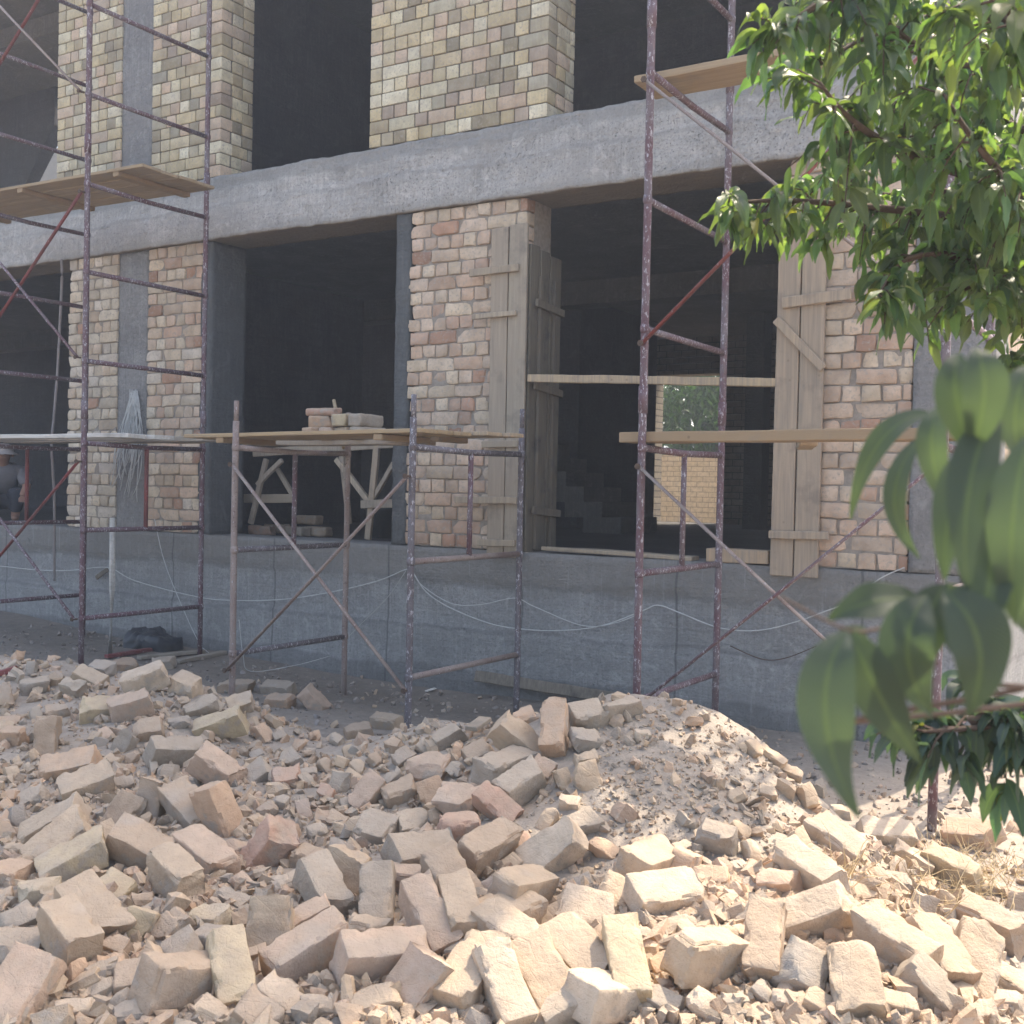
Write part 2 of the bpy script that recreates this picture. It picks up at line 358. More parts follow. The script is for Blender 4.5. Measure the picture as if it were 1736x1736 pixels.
def axis_pts(a, b, fine, far):
    g = list(np.arange(a, b+1e-6, fine)); s = fine; x = b; up = []
    while x < far: s *= 1.35; x += s; up.append(x)
    s = fine; x = a; dn = []
    while x > -far: s *= 1.35; x -= s; dn.append(x)
    return np.array(dn[::-1]+g+up)
gx = axis_pts(-8.2, .2, .026, 420); gy = axis_pts(-6.0, -.1, .024, 420)
GX, GY = np.meshgrid(gx, gy, indexing='ij'); GZ = hgt(GX, GY)
nx, ny = GX.shape; V = np.stack([GX, GY, GZ], -1).reshape(-1, 3)
ii = np.arange(nx-1)[:, None]*ny+np.arange(ny-1)[None, :]
Fq = np.stack([ii, ii+ny, ii+ny+1, ii+1], -1).reshape(-1, 4)
# under the house the sheet stays below the floor
inside = (V[:, 0] < -1.3) & (V[:, 1] > .1) & (V[:, 1] < 10) & (V[:, 0] > -20); V[inside, 2] = -.05
me = bpy.data.meshes.new('ground'); me.vertices.add(len(V)); me.vertices.foreach_set('co', V.ravel())
me.loops.add(len(Fq)*4); me.loops.foreach_set('vertex_index', Fq.ravel()); me.polygons.add(len(Fq))
me.polygons.foreach_set('loop_start', np.arange(len(Fq))*4); me.polygons.foreach_set('loop_total', np.full(len(Fq), 4))
me.polygons.foreach_set('use_smooth', [True]*len(Fq)); me.update()
ca = me.color_attributes.new('Col', 'FLOAT_COLOR', 'POINT'); cc = np.ones((len(V), 4), np.float32)
wall_strip = sm(V[:, 1], -1.9, -.5)*sm(-V[:, 0], 1.6, 3.0)*sm(V[:, 1], 2, .5)      # the strip of earth along the wall is coloured darker
cc[:, :3] = (1-.42*wall_strip)[:, None]*np.array([1, 1, 1.]); ca.data.foreach_set('color', cc.ravel())
me.materials.append(M_SOIL); ground = bpy.data.objects.new('ground', me); COL.objects.link(ground); tag(ground, 'dusty brown earth heaped into a mound along the house', 'ground', kind='structure')

# ------------------------------------------------------------------ the unfinished house
house = empty('unfinished_house', (-5.5, 0, 0), 'two storey brick and concrete house under construction with empty window openings', 'building')
def part(mb, name, mats, smooth=False, sharp=None): return adopt(mb.build(name, mats, smooth=smooth, sharp=sharp), house)

LOWC = [(.58, .43, .32), (.57, .43, .32), (.59, .46, .35), (.56, .40, .29), (.61, .49, .37), (.58, .45, .34), (.54, .37, .27), (.60, .48, .35), (.59, .45, .33)]
LOWY = [(.62, .51, .38), (.60, .50, .38), (.64, .55, .43), (.58, .45, .33), (.66, .57, .47)]
UPC = [(.64, .53, .33), (.60, .49, .30), (.68, .58, .39), (.56, .46, .30), (.74, .67, .50), (.62, .47, .34), (.58, .49, .32), (.64, .50, .37), (.68, .61, .43)]
def brickface(mb, org, ud, nd, u0, u1, z0, z1, pal, style, ragl=0., ragr=0., phase=0, cornr=False, cornl=False, missing=None, ch=.1015):
    """courses of separate bricks on a plane; ud along the wall, nd outwards"""
    org = np.array(org, float); ud = np.array(ud, float); nd = np.array(nd, float); up = np.array([0, 0, 1.])
    low = style == 'low'; rows = int(round((z1-z0)/ch)); ch = (z1-z0)/rows
    for r in range(rows):
        head = (r+phase) % 2 == 0; u = u0+(random.uniform(0, ragl) if ragl else 0); end = u1-(random.uniform(0, ragr) if ragr else 0)
        first = True
        while u < end-.02:
            if style == 'low': L = .118 if (head or random.random() < .07) else .250
            else: L = .118 if (head and random.random() < .95) else (.250 if random.random() < .38 else .118)
            if first and not head: L = .118 if style != 'low' and random.random() < .5 else .19
            jn = random.uniform(.003, .010) if low else random.uniform(.005, .012)
            if u+L > end-.055: L = end-u
            first = False
            d = .115
            if (cornr and end-(u+L) < .01) or (cornl and u-u0 < .01): d = .24 if head else .115
            hh = ch-(random.uniform(.006, .013) if low else .009)
            dark = (not low) and random.random() < .24
            c = np.array(random.choice(pal))*random.uniform(.82, 1.12)
            if low and random.random() < .05: c = np.array([.42, .25, .17])*random.uniform(.8, 1.2)
            if dark: c = c*random.uniform(.45, .75)+.04
            rr = random.uniform(.004, .011) if low else .0035
            v, f = rbox((max(L-jn, .03), d, hh), (4 if L > .15 else 3, 1, 2), rr); ph = random.random()*50
            if low:
                v = v+np.stack([fbm(v, 16, ph), fbm(v, 16, ph+9), fbm(v, 16, ph+20)], 1)*.0075
                for _ in range(random.choice((1, 2, 3))):
                    n = nrm([random.uniform(-1, 1), random.uniform(-1.2, -.1), random.uniform(-1, 1)]); ext = np.abs(n)@np.array([L, d, hh])/2
                    s_ = v@n-ext*random.uniform(.74, .95); v = v-np.maximum(s_, 0)[:, None]*n
                a = random.uniform(-.03, .03); v[:, [0, 2]] = v[:, [0, 2]]@np.array([[1, a], [-a, 1]])
                out = random.uniform(-.008, .010)
            else:
                v = v+np.stack([fbm(v, 20, ph)]*3, 1)*.0014; out = random.uniform(-.003, .004)
            C = org+ud*(u+L/2)+up*(z0+(r+.5)*ch)
            P = C+v[:, :1]*ud+(v[:, 1:2]+(d/2-out))*(-nd)+v[:, 2:3]*up
            if missing and missing(u+L/2, z0+(r+.5)*ch): u += L; continue
            mb.add(P, f, c, 0)
            if dark and L > .2:
                pass
            u += L+ .004
def pier(name, x0, x1, z0, z1, pal, style, depth=.38, rside=False, lside=False, **k):
    mb = MB(); f0 = len(mb.f)
    brickface(mb, (0, 0, 0), (1, 0, 0), (0, -1, 0), x0, x1, z0, z1, pal, style, cornr=rside, cornl=lside, **k)
    if rside: brickface(mb, (x1, 0, 0), (0, 1, 0), (1, 0, 0), .13, depth, z0, z1, pal, style, phase=1)
    if lside: brickface(mb, (x0, 0, 0), (0, 1, 0), (-1, 0, 0), .13, depth, z0, z1, pal, style, phase=1)
    ins = .016
    mb2 = MB(); slab(mb2, x0+ins+k.get('ragl', 0), x1-ins-k.get('ragr', 0), ins*.8, depth-.01, z0+.001, z1-.001, .035, .005, 22)
    mb.add(np.concatenate(mb2.v), mb2.f, (1, 1, 1), 1)
    return part(mb, name, [M_LOW if style == 'low' else M_UP, M_MORTAR if style == 'low' else M_MORTAR2], smooth=(style == 'low'), sharp=30)

ZP, ZB0, ZB1 = 1.05, 3.61, 4.16
# plinth
mb = MB()
def pprof(p):
    z = p[:, 2]; n = fbm(p, 3, 4)*.01+fbm(p, 14, 7)*.005
    o = np.where(z > .80+.02*fbm(p, 1.5, 2), -.016, np.where(z > .45+.02*fbm(p, 1.7, 6), .0, -.014))
    return o+n-.012*(z < .1)
slab(mb, -12.5, -1.10, 0.0, .42, -.12, ZP-.006, .04, .004, 5, prof=pprof)
part(mb, 'plinth', M_PLINTH, True)
mb = MB(); slab(mb, -20, -12.5, 0, .42, -.12, ZP-.006, .3, .004, 5); part(mb, 'plinth', M_PLINTH, True)
mb = MB(); slab(mb, -1.55, -1.102, .42, 9.95, -.12, ZP-.006, .1, .008, 5); part(mb, 'side_plinth', M_PLINTH, True)
# brick piers of the ground floor
pier('brick_pier', -9.45, -8.735, ZP, ZB0, LOWY, 'low', ragl=.012)
pier('brick_pier', -8.325, -7.61, ZP, ZB0, LOWC+LOWY, 'low', ragr=.03)
pier('brick_pier', -5.36, -4.29, ZP, ZB0, LOWC, 'low', ragl=.05)
pier('brick_pier', -2.36, -1.57, ZP, ZB0, LOWC, 'low')
pier('brick_pier', -19.9, -11.9, ZP, ZB0, LOWY, 'low') if False else None
mb = MB(); slab(mb, -19.9, -11.9, 0.02, .38, ZP, ZB0, .4, .004); part(mb, 'far_wall', M_COLM)
# concrete columns
mb = MB(); slab(mb, -8.733, -8.327, .012, .40, ZP, ZB0-.002, .04, .005, 8); part(mb, 'column', M_COLM, True)
mb = MB(); slab(mb, -7.64, -7.50, .006, .41, ZP, ZB0-.002, .035, .006, 8); part(mb, 'column', M_STRIP, True)
mb = MB(); slab(mb, -5.475, -5.34, .0, .42, ZP, ZB0-.002, .03, .008, 9); part(mb, 'column', M_STRIP, True)
mb = MB(); slab(mb, -1.565, -1.11, -.012, .42, ZP, ZB0-.002, .04, .004, 8); part(mb, 'column', M_COLM, True)
# long beam
mb = MB()
def bprof(p): return fbm(p, 2.5, 4)*.014+fbm(p, 18, 7)*.008-.010*sm(p[:, 2]+.03*fbm(p, 2, 8), 3.93, 3.90)-.014*sm(p[:, 2]+.03*fbm(p, 1.5, 5), 4.05, 4.07)*-1
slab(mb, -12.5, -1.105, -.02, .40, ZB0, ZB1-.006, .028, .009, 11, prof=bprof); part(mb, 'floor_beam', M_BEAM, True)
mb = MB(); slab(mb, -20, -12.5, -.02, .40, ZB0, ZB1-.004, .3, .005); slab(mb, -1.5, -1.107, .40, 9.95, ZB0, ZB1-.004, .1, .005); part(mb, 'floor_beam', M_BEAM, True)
# upper floor
ZT = 7.15
pier('brick_pier', -9.66, -8.725, ZB1, ZT, UPC, 'up'); 
pier('brick_pier', -8.305, -7.42, ZB1, ZT, UPC, 'up', rside=True)
pier('brick_pier', -5.77, -4.14, ZB1, ZT, UPC, 'up', rside=True)
pier('brick_pier', -2.35, -1.12, ZB1, ZT, UPC, 'up', rside=True)
mb = MB(); slab(mb, -8.723, -8.307, .010, .38, ZB1, ZT, .04, .004, 8); part(mb, 'column', M_COLM, True)
mb = MB(); slab(mb, -20, -1.105, -.02, .40, ZT, ZT+.42, .25, .004); part(mb, 'roof_beam', M_BEAM, True)
mb = MB(); mb.box(-20, -.60, .0, .38, ZT+.425, 9.8); part(mb, 'attic_shadow_wall', M_BACKW)  # unseen wall added above the roof to lengthen and shift the house shadow
mb = MB(); slab(mb, -1.10, -.60, -.02, .38, ZT-.2, ZT+.42, .3, .004); part(mb, 'roof_beam', M_BEAM, True)  # unseen stub past the corner, added to move the shadow edge
# slabs, inner walls
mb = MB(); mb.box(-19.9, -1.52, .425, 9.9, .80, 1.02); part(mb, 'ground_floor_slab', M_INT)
mb = MB(); mb.box(-19.9, -1.51, .405, 9.94, 3.93, 4.14); mb.box(-19.9, -1.51, 4.6, 4.95, 3.66, 3.929); part(mb, 'ceiling_slab', M_SLAB)
mb = MB(); mb.box(-24, -1.51, .405, 3.6, ZT+.02, ZT+.3); mb.box(-9.9, -1.51, 3.6, 5.0, ZT+.022, ZT+.302); mb.box(-9.9, -1.51, 5.0, 9.94, ZT+.021, ZT+.301); mb.box(-19.9, -1.51, 1.75, 2.05, ZT-.22, ZT+.019); part(mb, 'roof_slab', M_SLAB)
mb = MB(); mb.box(-1.50, -1.125, .40, 9.95, ZP, ZB0); mb.box(-1.50, -1.125, .40, 9.95, ZB1, ZT+.3); part(mb, 'side_wall', M_SIDEW)
mb = MB()
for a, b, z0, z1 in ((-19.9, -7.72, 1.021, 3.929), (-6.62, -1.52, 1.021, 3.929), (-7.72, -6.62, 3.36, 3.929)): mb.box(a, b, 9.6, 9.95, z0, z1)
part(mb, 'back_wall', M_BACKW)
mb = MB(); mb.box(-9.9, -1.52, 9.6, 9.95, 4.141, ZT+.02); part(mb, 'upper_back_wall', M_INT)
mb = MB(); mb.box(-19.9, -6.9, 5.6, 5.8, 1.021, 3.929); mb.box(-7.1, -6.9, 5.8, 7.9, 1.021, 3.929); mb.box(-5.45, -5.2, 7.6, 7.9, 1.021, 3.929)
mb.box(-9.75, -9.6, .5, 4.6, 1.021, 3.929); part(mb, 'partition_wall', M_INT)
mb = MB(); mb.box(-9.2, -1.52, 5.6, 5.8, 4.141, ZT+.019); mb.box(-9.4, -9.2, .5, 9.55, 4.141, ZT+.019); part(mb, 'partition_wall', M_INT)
# dark panel added for the shaded part upstairs, and the paler wall behind it
mb = MB(); Y0 = 3.4
pa = [at_y(-900, 700, Y0), at_y(12, 372, Y0), at_y(92, 212, Y0), at_y(60, 196, Y0)]
poly = [(-24, 4.141), (pa[1][0]-(pa[1][2]-4.141)/((pa[2][2]-pa[1][2])/(pa[2][0]-pa[1][0])), 4.141), (pa[2][0], min(pa[2][2], ZT)), (pa[2][0]+.02, ZT+.018), (-24, ZT+.018)]
n = len(poly); v = [(x, Y0, z) for x, z in poly]+[(x, Y0+.2, z) for x, z in poly]
mb.add(v, [tuple(range(n)), tuple(range(2*n-1, n-1, -1))]+[(i, i+n, (i+1) % n+n, (i+1) % n) for i in range(n)]); part(mb, 'sloping_shade_panel', M_INT)
mb = MB(); mb.box(-30, -9.42, 6.6, 6.8, 4.141, 7.75); part(mb, 'plastered_wall', m_plain('pale_plaster', (.42, .37, .31), .12))
# inner stair
mb = MB()
for i in range(12): mb.box(-5.65-.24*(i+1), -5.65-.24*i+.002, 4.35, 5.3, 1.021+max(0, .17*(i-1)), 1.20+.17*i)
part(mb, 'stair_flight', M_SLAB)

# ------------------------------------------------------------------ wooden formwork still on the wide opening
def formwork(loc, label):
    return empty('formwork_panel', loc, label, 'formwork', 'wooden formwork on the wide opening')
fw = formwork((-4.42, -.05, ZP), 'tall grey board formwork left of the wide opening, cement streaked at its foot')
mb = MB(); mb.plank((-4.485, -.030, 1.00), (-4.495, -.030, 3.40), .145, .026, (0, -1, 0), (1, .98, .96)); adopt(mb.build('board', M_WOODG), fw)
mb = MB(); mb.plank((-4.330, -.034, 1.00), (-4.335, -.034, 3.41), .150, .026, (0, -1, 0), (.95, .97, .96)); adopt(mb.build('board', M_WOODG), fw)
for x0, x1, z, hh, c in ((-4.74, -4.315, 3.085, .055, 1), (-4.71, -4.33, 2.76, .038, 1.25), (-4.60, -4.29, 1.82, .05, .9), (-4.83, -4.29, 1.41, .05, 1.1), (-4.62, -4.30, 1.10, .05, 1.0)):
    mb = MB(); mb.plank((x0, -.062, z), (x1, -.062, z+.008), hh, .028, (0, -1, 0), (c, c*.97, c*.9)); adopt(mb.build('cleat', M_WOODG), fw)
for k, (y0, y1) in enumerate(((.0, .13), (.14, .27), (.28, .44))):
    mb = MB(); mb.plank((-4.262+.002*k, (y0+y1)/2, 1.04), (-4.262+.002*k, (y0+y1)/2, 3.27-.02*k), y1-y0, .022, (1, 0, 0), (.85, .88, .86)); adopt(mb.build('reveal_board', M_WOODD), fw)
for y in (.12, .33):
    mb = MB(); mb.plank((-4.235, y, 1.06), (-4.235, y, 3.05), .045, .028, (1, 0, 0), (.8, .8, .78)); adopt(mb.build('batten', M_WOODD), fw)
for z in (2.85, 2.25, 1.35):
    mb = MB(); mb.plank((-4.215, .03, z), (-4.215, .43, z-.03), .055, .026, (1, 0, 0), (.95, .93, .9)); adopt(mb.build('cleat', M_WOODD), fw)
fw = formwork((-2.24, -.05, ZP), 'tall tan board formwork right of the wide opening with a slanting batten')
mb = MB(); mb.plank((-2.333, -.030, .985), (-2.325, -.030, 3.42), .148, .026, (0, -1, 0), (1.15, 1.05, .98)); adopt(mb.build('board', M_WOODG), fw)
mb = MB(); mb.plank((-2.175, -.034, .985), (-2.168, -.034, 3.42), .150, .026, (0, -1, 0), (1.12, 1.04, .98)); adopt(mb.build('board', M_WOODG), fw)
for a, b, hh in (((-2.36, 2.70), (-1.93, 2.73), .07), ((-2.41, 1.245), (-2.03, 1.25), .05), ((-2.40, 2.60), (-2.09, 2.28), .055), ((-2.38, 3.2), (-1.95, 3.22), .06)):
    mb = MB(); mb.plank((a[0], -.062, a[1]), (b[0], -.062, b[1]), hh, .028, (0, -1, 0), (1.2, 1.1, 1.0)); adopt(mb.build('cleat', M_WOODG), fw)
mb = MB(); mb.plank((-2.41, .2, .99), (-2.41, .2, 3.4), .36, .022, (1, 0, 0), (.9, .86, .8)); adopt(mb.build('reveal_board', M_WOODD), fw)
def one_plank(name, a, b, wd, th, up, mat, label, cat='plank', col=(1, 1, 1), group=None):
    a = np.array(a, float); b = np.array(b, float); mb = MB(); mb.plank(a, b, wd, th, up, col, seg=16, rag=.007)
    o = mb.build(name, mat); return tag(o, label, cat, group)
one_plank('wooden_bar', (-4.24, -.015, 2.30), (-2.34, -.015, 2.205), .055, .045, (0, -1, 0), M_WOODG, 'grey wooden bar spanning the wide opening halfway up', 'bar', (1.35, 1.2, .95))
one_plank('sill_board', (-4.14, .10, 1.075), (-2.95, .05, 1.060), .12, .03, (0, 0, 1), M_WOODG, 'thin grey board lying on the sill of the wide opening', 'board', (1.0, .95, .85))
one_plank('sill_board', (-2.85, .06, 1.095), (-2.42, .03, 1.095), .13, .085, (0, 0, 1), M_WOODG, 'thick short timber block at the right end of the sill', 'board', (1.25, 1.05, .85))

# ------------------------------------------------------------------ scaffolds
def scaffold(label, frames, zoff, units, braces, mats, group, ys=(-1.45, -.3), fardx=0.0):
    """frames: list of (x, y_near, y_far, height); each frame > poles, rungs, post"""
    root = empty('scaffold_tower', (frames[0][0], frames[0][1], 0), label, 'scaffold', group)
    for fi, (x, yn, yf, h) in enumerate(frames):
        fe = bpy.data.objects.new('frame', None); COL.objects.link(fe); fe.parent = root; fe.location = Vector((x, yn, 0))-root.location
        def sub(mb, nm, mat): o = mb.build(nm, mat, fe, True); o.location = (-x, -yn, 0); return o
        pm = mats[fi % len(mats)]
        for y in (yn, yf):
            mb = MB(); zb = float(hgt(x, y))-.03; z = h
            for u in range(units):
                for q in (.40, 1.07, 1.73):
                    zz = zoff+u*2.0+q-(.05 if u else 0)
                    if zz < h: mb.tube([(x, y, zz-.024), (x, y, zz-.008), (x, y, zz+.008), (x, y, zz+.024)], [.0215, .0255, .0255, .0215], 8)
            zs = np.linspace(zb, z, 9)
            mb.tube([(x+fbm(np.array([x, y, q]), .7)*.006, y, q) for q in zs], .021, 10)
            for u in range(1, units+1):
                zj = zoff+2.0*u
                if zj < h+.01: mb.tube([(x, y, zj-.09), (x, y, zj+.05)], .0255, 10)
            if units == 1: mb.tube([(x, y, h), (x, y, h+.13)], .016, 8)
            sub(mb, 'pole', pm)
        for u in range(units):
            for q in (.40, 1.07, 1.73):
                z = zoff+u*2.0+q-(.05 if u else 0)
                if z > h: continue
                mb = MB(); sg = .012 if q == 1.73 else 0
                mb.tube([(x, yn, z), (x, (yn+yf)/2, z-sg), (x, yf, z)], .019, 8); sub(mb, 'rung', pm if (u or q > 1.1) else mats[(fi+1) % len(mats)])
            if u == 0:
                mb = MB(); mb.tube([(x, (yn+yf)/2, zoff+1.07), (x, (yn+yf)/2, zoff+1.72)], .017, 8); sub(mb, 'post', M_REDB if 'left' in label else M_RED)
    for (p, q, m) in braces:
        mb = MB(); p = np.array(p); q = np.array(q); mb.tube([p, (p*.5+q*.5)+np.array([0, 0, -.006]), q], .0155, 8, flat=.55)
        adopt(mb.build('brace', m, smooth=True), root)
        for e in (p, q):
            mb = MB(); mb.tube([e+np.array([0, .03, 0]), e+np.array([0, -.022, 0])], .008, 6); mb.tube([e+np.array([0, -.016, 0]), e+np.array([0, -.024, 0])], .017, 6); adopt(mb.build('pin', M_BARK), root)
    return root
yn = -1.47
LX1, LX0 = -7.29, -8.80
lt = scaffold('tall maroon scaffold tower by the left pillar with crossed braces', [(LX0, yn, -.29, 6.3), (LX1, yn+.02, -.27, 6.3)], .05, 3,
    [((LX1, yn-.03, 1.64), (LX0, yn-.03, .45), M_REDB), ((LX0, yn-.05, 1.64), (LX1, yn-.05, .45), M_RED), ((LX1, yn-.03, 3.66), (LX0, yn-.03, 2.35), M_REDB),
     ((LX0, yn-.05, 3.66), (LX1, yn-.05, 2.42), M_RED), ((LX0, yn-.05, 5.66), (LX1, yn-.05, 4.40), M_RUST), ((LX1, yn-.03, 5.66), (LX0, yn-.03, 4.40), M_REDB)],
    [M_RED, M_RED], 'scaffold towers along the facade')
MX1, MX2 = -5.37, -3.93
mt = scaffold('low one-tier scaffold tower in the middle with mortar splashed pipes', [(MX1, -1.765, -.66, 1.90), (MX2, -1.79, -.60, 1.90)], 0., 1,
    [((MX1, -1.795, 1.62), (MX2, -1.82, .33), M_RUST), ((MX2, -1.84, 1.56), (MX1, -1.815, .30), M_RUST)], [M_RUST, M_GREY], 'scaffold towers along the facade')
RX1, RX2 = -2.57, -1.05
rt = scaffold('tall maroon scaffold tower on the right, partly behind peach leaves', [(RX1, -1.61, -.50, 5.9), (RX2, -1.70, -.58, 5.9)], 0., 3,
    [((RX1, -1.64, 1.63), (RX2, -1.73, .42), M_RUST), ((RX2, -1.75, 1.66), (RX1, -1.66, .36), M_RED), ((RX1, -1.64, 2.27), (RX2, -1.73, 3.60), M_REDB), ((RX1, -1.67, 3.62), (RX2, -1.75, 2.30), M_RUST)],
    [M_RED, M_RED], 'scaffold towers along the facade')

# ------------------------------------------------------------------ decks and planks on the scaffolds
def P2(px, py, z): return at_z(px, py, z)
one_plank('scaffold_plank', (-10.4, -1.25, 1.845), (-7.00, -1.20, 1.845), .17, .035, (0, 0, 1), M_WOODW, 'whitewashed plank on the lower tier of the left scaffold, nearest edge', group='planks on the scaffolds')
one_plank('scaffold_plank', (-10.2, -1.00, 1.842), (-6.95, -.98, 1.842), .20, .035, (0, 0, 1), M_WOODW, 'whitewashed plank on the lower tier of the left scaffold, middle one', group='planks on the scaffolds')
one_plank('scaffold_plank', (-9.3, -.68, 1.84), (-6.72, -.70, 1.84), .20, .04, (0, 0, 1), M_WOODG, 'grey plank on the lower tier of the left scaffold, nearest the wall', col=(.8, .85, .9), group='planks on the scaffolds')
one_plank('scaffold_plank', (-8.5, -.45, 1.842), (-7.16, -.43, 1.842), .14, .036, (0, 0, 1), M_WOOD, 'short yellow plank tucked behind the others on the left scaffold', group='planks on the scaffolds')
def deck(name, label, x0, x1, y0, y1, z, n, mat, slope=0., cross=3, col=(1, 1, 1)):
    e = empty(name, (x0, y0, z), label, 'deck', 'board decks on the scaffolds'); wdt = (y1-y0)/n
    for i in range(n):
        mb = MB(); y = y0+wdt*(i+.5); j = random.uniform(-.05, .05); c = random.uniform(.9, 1.12)
        mb.plank((x0+j, y, z), (x1+j*.6, y, z+slope), wdt-.008, .026, (0, 0, 1), tuple(q*c for q in col), seg=14); adopt(mb.build('board', mat), e)
    for i in range(cross):
        t = (i+.25)/(cross-.5) if cross > 1 else .5; x = x0+(x1-x0)*min(t, .97)
        mb = MB(); mb.plank((x, y0+.01, z-.032+slope*t), (x, y1-.01, z-.032+slope*t), .07, .036, (0, 0, 1), (.8, .72, .65), seg=6); adopt(mb.build('batten', M_WOOD), e)
    return e
deck('plank_deck', 'yellow board deck high on the left scaffold seen from underneath', -10.0, -7.0, -1.20, -.46, 3.945, 4, M_WOOD, -.05)
deck('plank_deck', 'yellow board deck on top of the low middle scaffold', -6.02, -4.0, -1.62, -1.10, 1.815, 3, M_WOOD, .02, 2, (1.05, 1.0, .9))
deck('plank_deck', 'short mortar-caked board deck at the right end of the middle scaffold', -4.75, -3.86, -1.08, -.72, 1.845, 2, M_WOODG, .0, 1, (1.3, 1.15, .95))
one_plank('scaffold_plank', (-6.15, -.85, 1.80), (-4.55, -.80, 1.80), .20, .034, (0, 0, 1), M_WOODG, 'grey mortar-caked plank behind the middle deck, carrying the brick pile', col=(.9, .88, .85), group='planks on the scaffolds')
one_plank('scaffold_plank', (-2.72, -1.50, 1.785), (-.75, -1.40, 1.80), .19, .055, (0, 0, 1), M_WOOD, 'long brown plank across the right scaffold at breast height', col=(.75, .72, .7), group='planks on the scaffolds')
one_plank('scaffold_plank', (-2.80, -1.20, 3.765), (-.80, -1.15, 3.775), .30, .04, (0, 0, 1), M_WOOD, 'wide yellow plank high on the right scaffold with a pale upper edge', group='planks on the scaffolds')
one_plank('timber_block', (-1.98, -.75, 1.765), (-1.78, -1.3, 1.765-.0), .09, .03, (0, 0, 1), M_WOOD, 'small tan timber batten under the long brown plank', 'timber')

# ------------------------------------------------------------------ bricks, whole and broken
def brickmesh(L, W, H, ph, cuts=0, worn=.012, cell=.014):
    v, f = rbox((L, W, H), (int(L/cell), int(W/cell), int(H/cell)), min(worn, H*.3)); rs = random.Random(ph)
    rough = np.zeros(len(v))
    for c in range(cuts):
        n = nrm([rs.uniform(-1, 1), rs.uniform(-1, 1), rs.uniform(-1, 1)]) if c else nrm([1, rs.uniform(-.5, .5), rs.uniform(-.5, .5)])
        ext = np.abs(n)@np.array([L, W, H])/2; d = ext*(rs.uniform(.74, .9) if c and L > .2 else rs.uniform(.55, .85))
        pl = d+fbm(v, 14, ph+c*5)*.010+fbm(v, 45, ph+c)*.004
        s = v@n-pl; m = s > 0; v = v-np.maximum(s, 0)[:, None]*n; rough[m] = 1
    d = np.stack([fbm(v, 9, ph), fbm(v, 9, ph+11), fbm(v, 9, ph+23)], 1)*.0065+np.stack([fbm(v, 34, ph+3), fbm(v, 34, ph+5), fbm(v, 34, ph+8)], 1)*(.0030+.0055*rough[:, None])
    hh = np.array([L, W, H])/2; nearb = np.clip((np.abs(v)-(hh-.02))/.02, 0, 1); e2 = np.sort(nearb, 1)[:, 1]
    chip = sm(fbm(v, 22, ph+40), .05, .45)*e2; v = v-np.sign(v)*nearb*(chip*.011)[:, None]
    return v+d, f
TONES = {'o': (.50, .34, .23), 'y': (.50, .395, .26), 'p': (.49, .355, .265), 'g': (.38, .315, .25), 'r': (.44, .28, .205), 't': (.48, .365, .26), 'w': (.54, .43, .325), 'b': (.41, .305, .22), 'm': (.33, .285, .24)}
TN = {'o': 'orange', 'y': 'yellowish', 'p': 'pinkish', 'g': 'grey dusty', 'r': 'reddish', 't': 'tan', 'w': 'pale', 'b': 'brown', 'm': 'mortar-covered grey'}
placed = []
def put_brick(px, py, th, ln, wd, tone, kind='F', name='brick', blend=None):
    """a brick lying on the mound; th = image angle of its long edge, ln/wd = size in photo pixels"""
    base = hit(px, py+wd*.10); dist = (base-CAM)@CF; s = F/dist; full = kind == 'F'
    Lt = .25 if full else min(.25, max(ln/s*1.08, .07)); Wt = .12 if (full or wd/s > .105) else max(.05, wd/s); Ht = .095 if Lt > .13 else min(.088, max(.045, wd/s*.75))
    rs = random.Random(int(px*7+py*13))
    if full: Lt = .235; (Wt, Ht) = (Ht, Wt) if rs.random() < .5 else (Wt, Ht)
    a2 = math.cos(R(th))*CR+math.sin(R(th))*CU
    N = hnormal(base[0], base[1])
    app = min(ln/s/Lt, 1.0); out = math.sqrt(max(0, 1-app*app))
    vdir = nrm(base-CAM); away = nrm(vdir-(vdir@a2)*a2); sg = 1 if (a2@CU) >= 0 else -1
    a = nrm(a2*max(app, .35)+away*sg*out*.9)
    bl = blend if blend is not None else rs.uniform(.12, .50)
    n = nrm(-vdir*bl+N*(1-bl)+a2*rs.uniform(-.15, .15)); tp = rs.uniform(-.22, .22); a, n = nrm(a+n*tp) if False else a, n; n = nrm(n-(n@a)*a); b = np.cross(n, a)
    if full and ln/s > .2: a = nrm(a+N*rs.choice((0, .0, .22, .3))*(1 if a@CU > 0 else -1)); n = nrm(n-(n@a)*a); b = np.cross(n, a)
    v, f = brickmesh(Lt, Wt, Ht, rs.random()*50, (0 if rs.random() < .15 else rs.choice((1, 2, 3))) if full else rs.choice((3, 4, 5)), worn=rs.uniform(.002, .006), cell=.0125)
    if full: pass
    C = base+(N*.5+n*.5)*(Ht*(.52 if full else .36))
    c = np.array(TONES[tone])*rs.uniform(.92, 1.08)
    mb = MB(); cols = np.tile(c, (len(v), 1)); patch = sm(fbm(v, 7, rs.random()*40), .15, .4)[:, None]*rs.uniform(0, .5); cols = cols*(1-patch)+np.array([.36, .33, .30])*patch
    mb.add(v, f, cols); o = mb.build(name, M_RUB, smooth=True, sharp=28)
    o.matrix_world = Matrix(((a[0], b[0], n[0], C[0]), (a[1], b[1], n[1], C[1]), (a[2], b[2], n[2], C[2]), (0, 0, 0, 1)))
    placed.append(dict(o=o, px=px, py=py, th=th, ln=ln, wd=wd, tone=tone, full=full)); return o
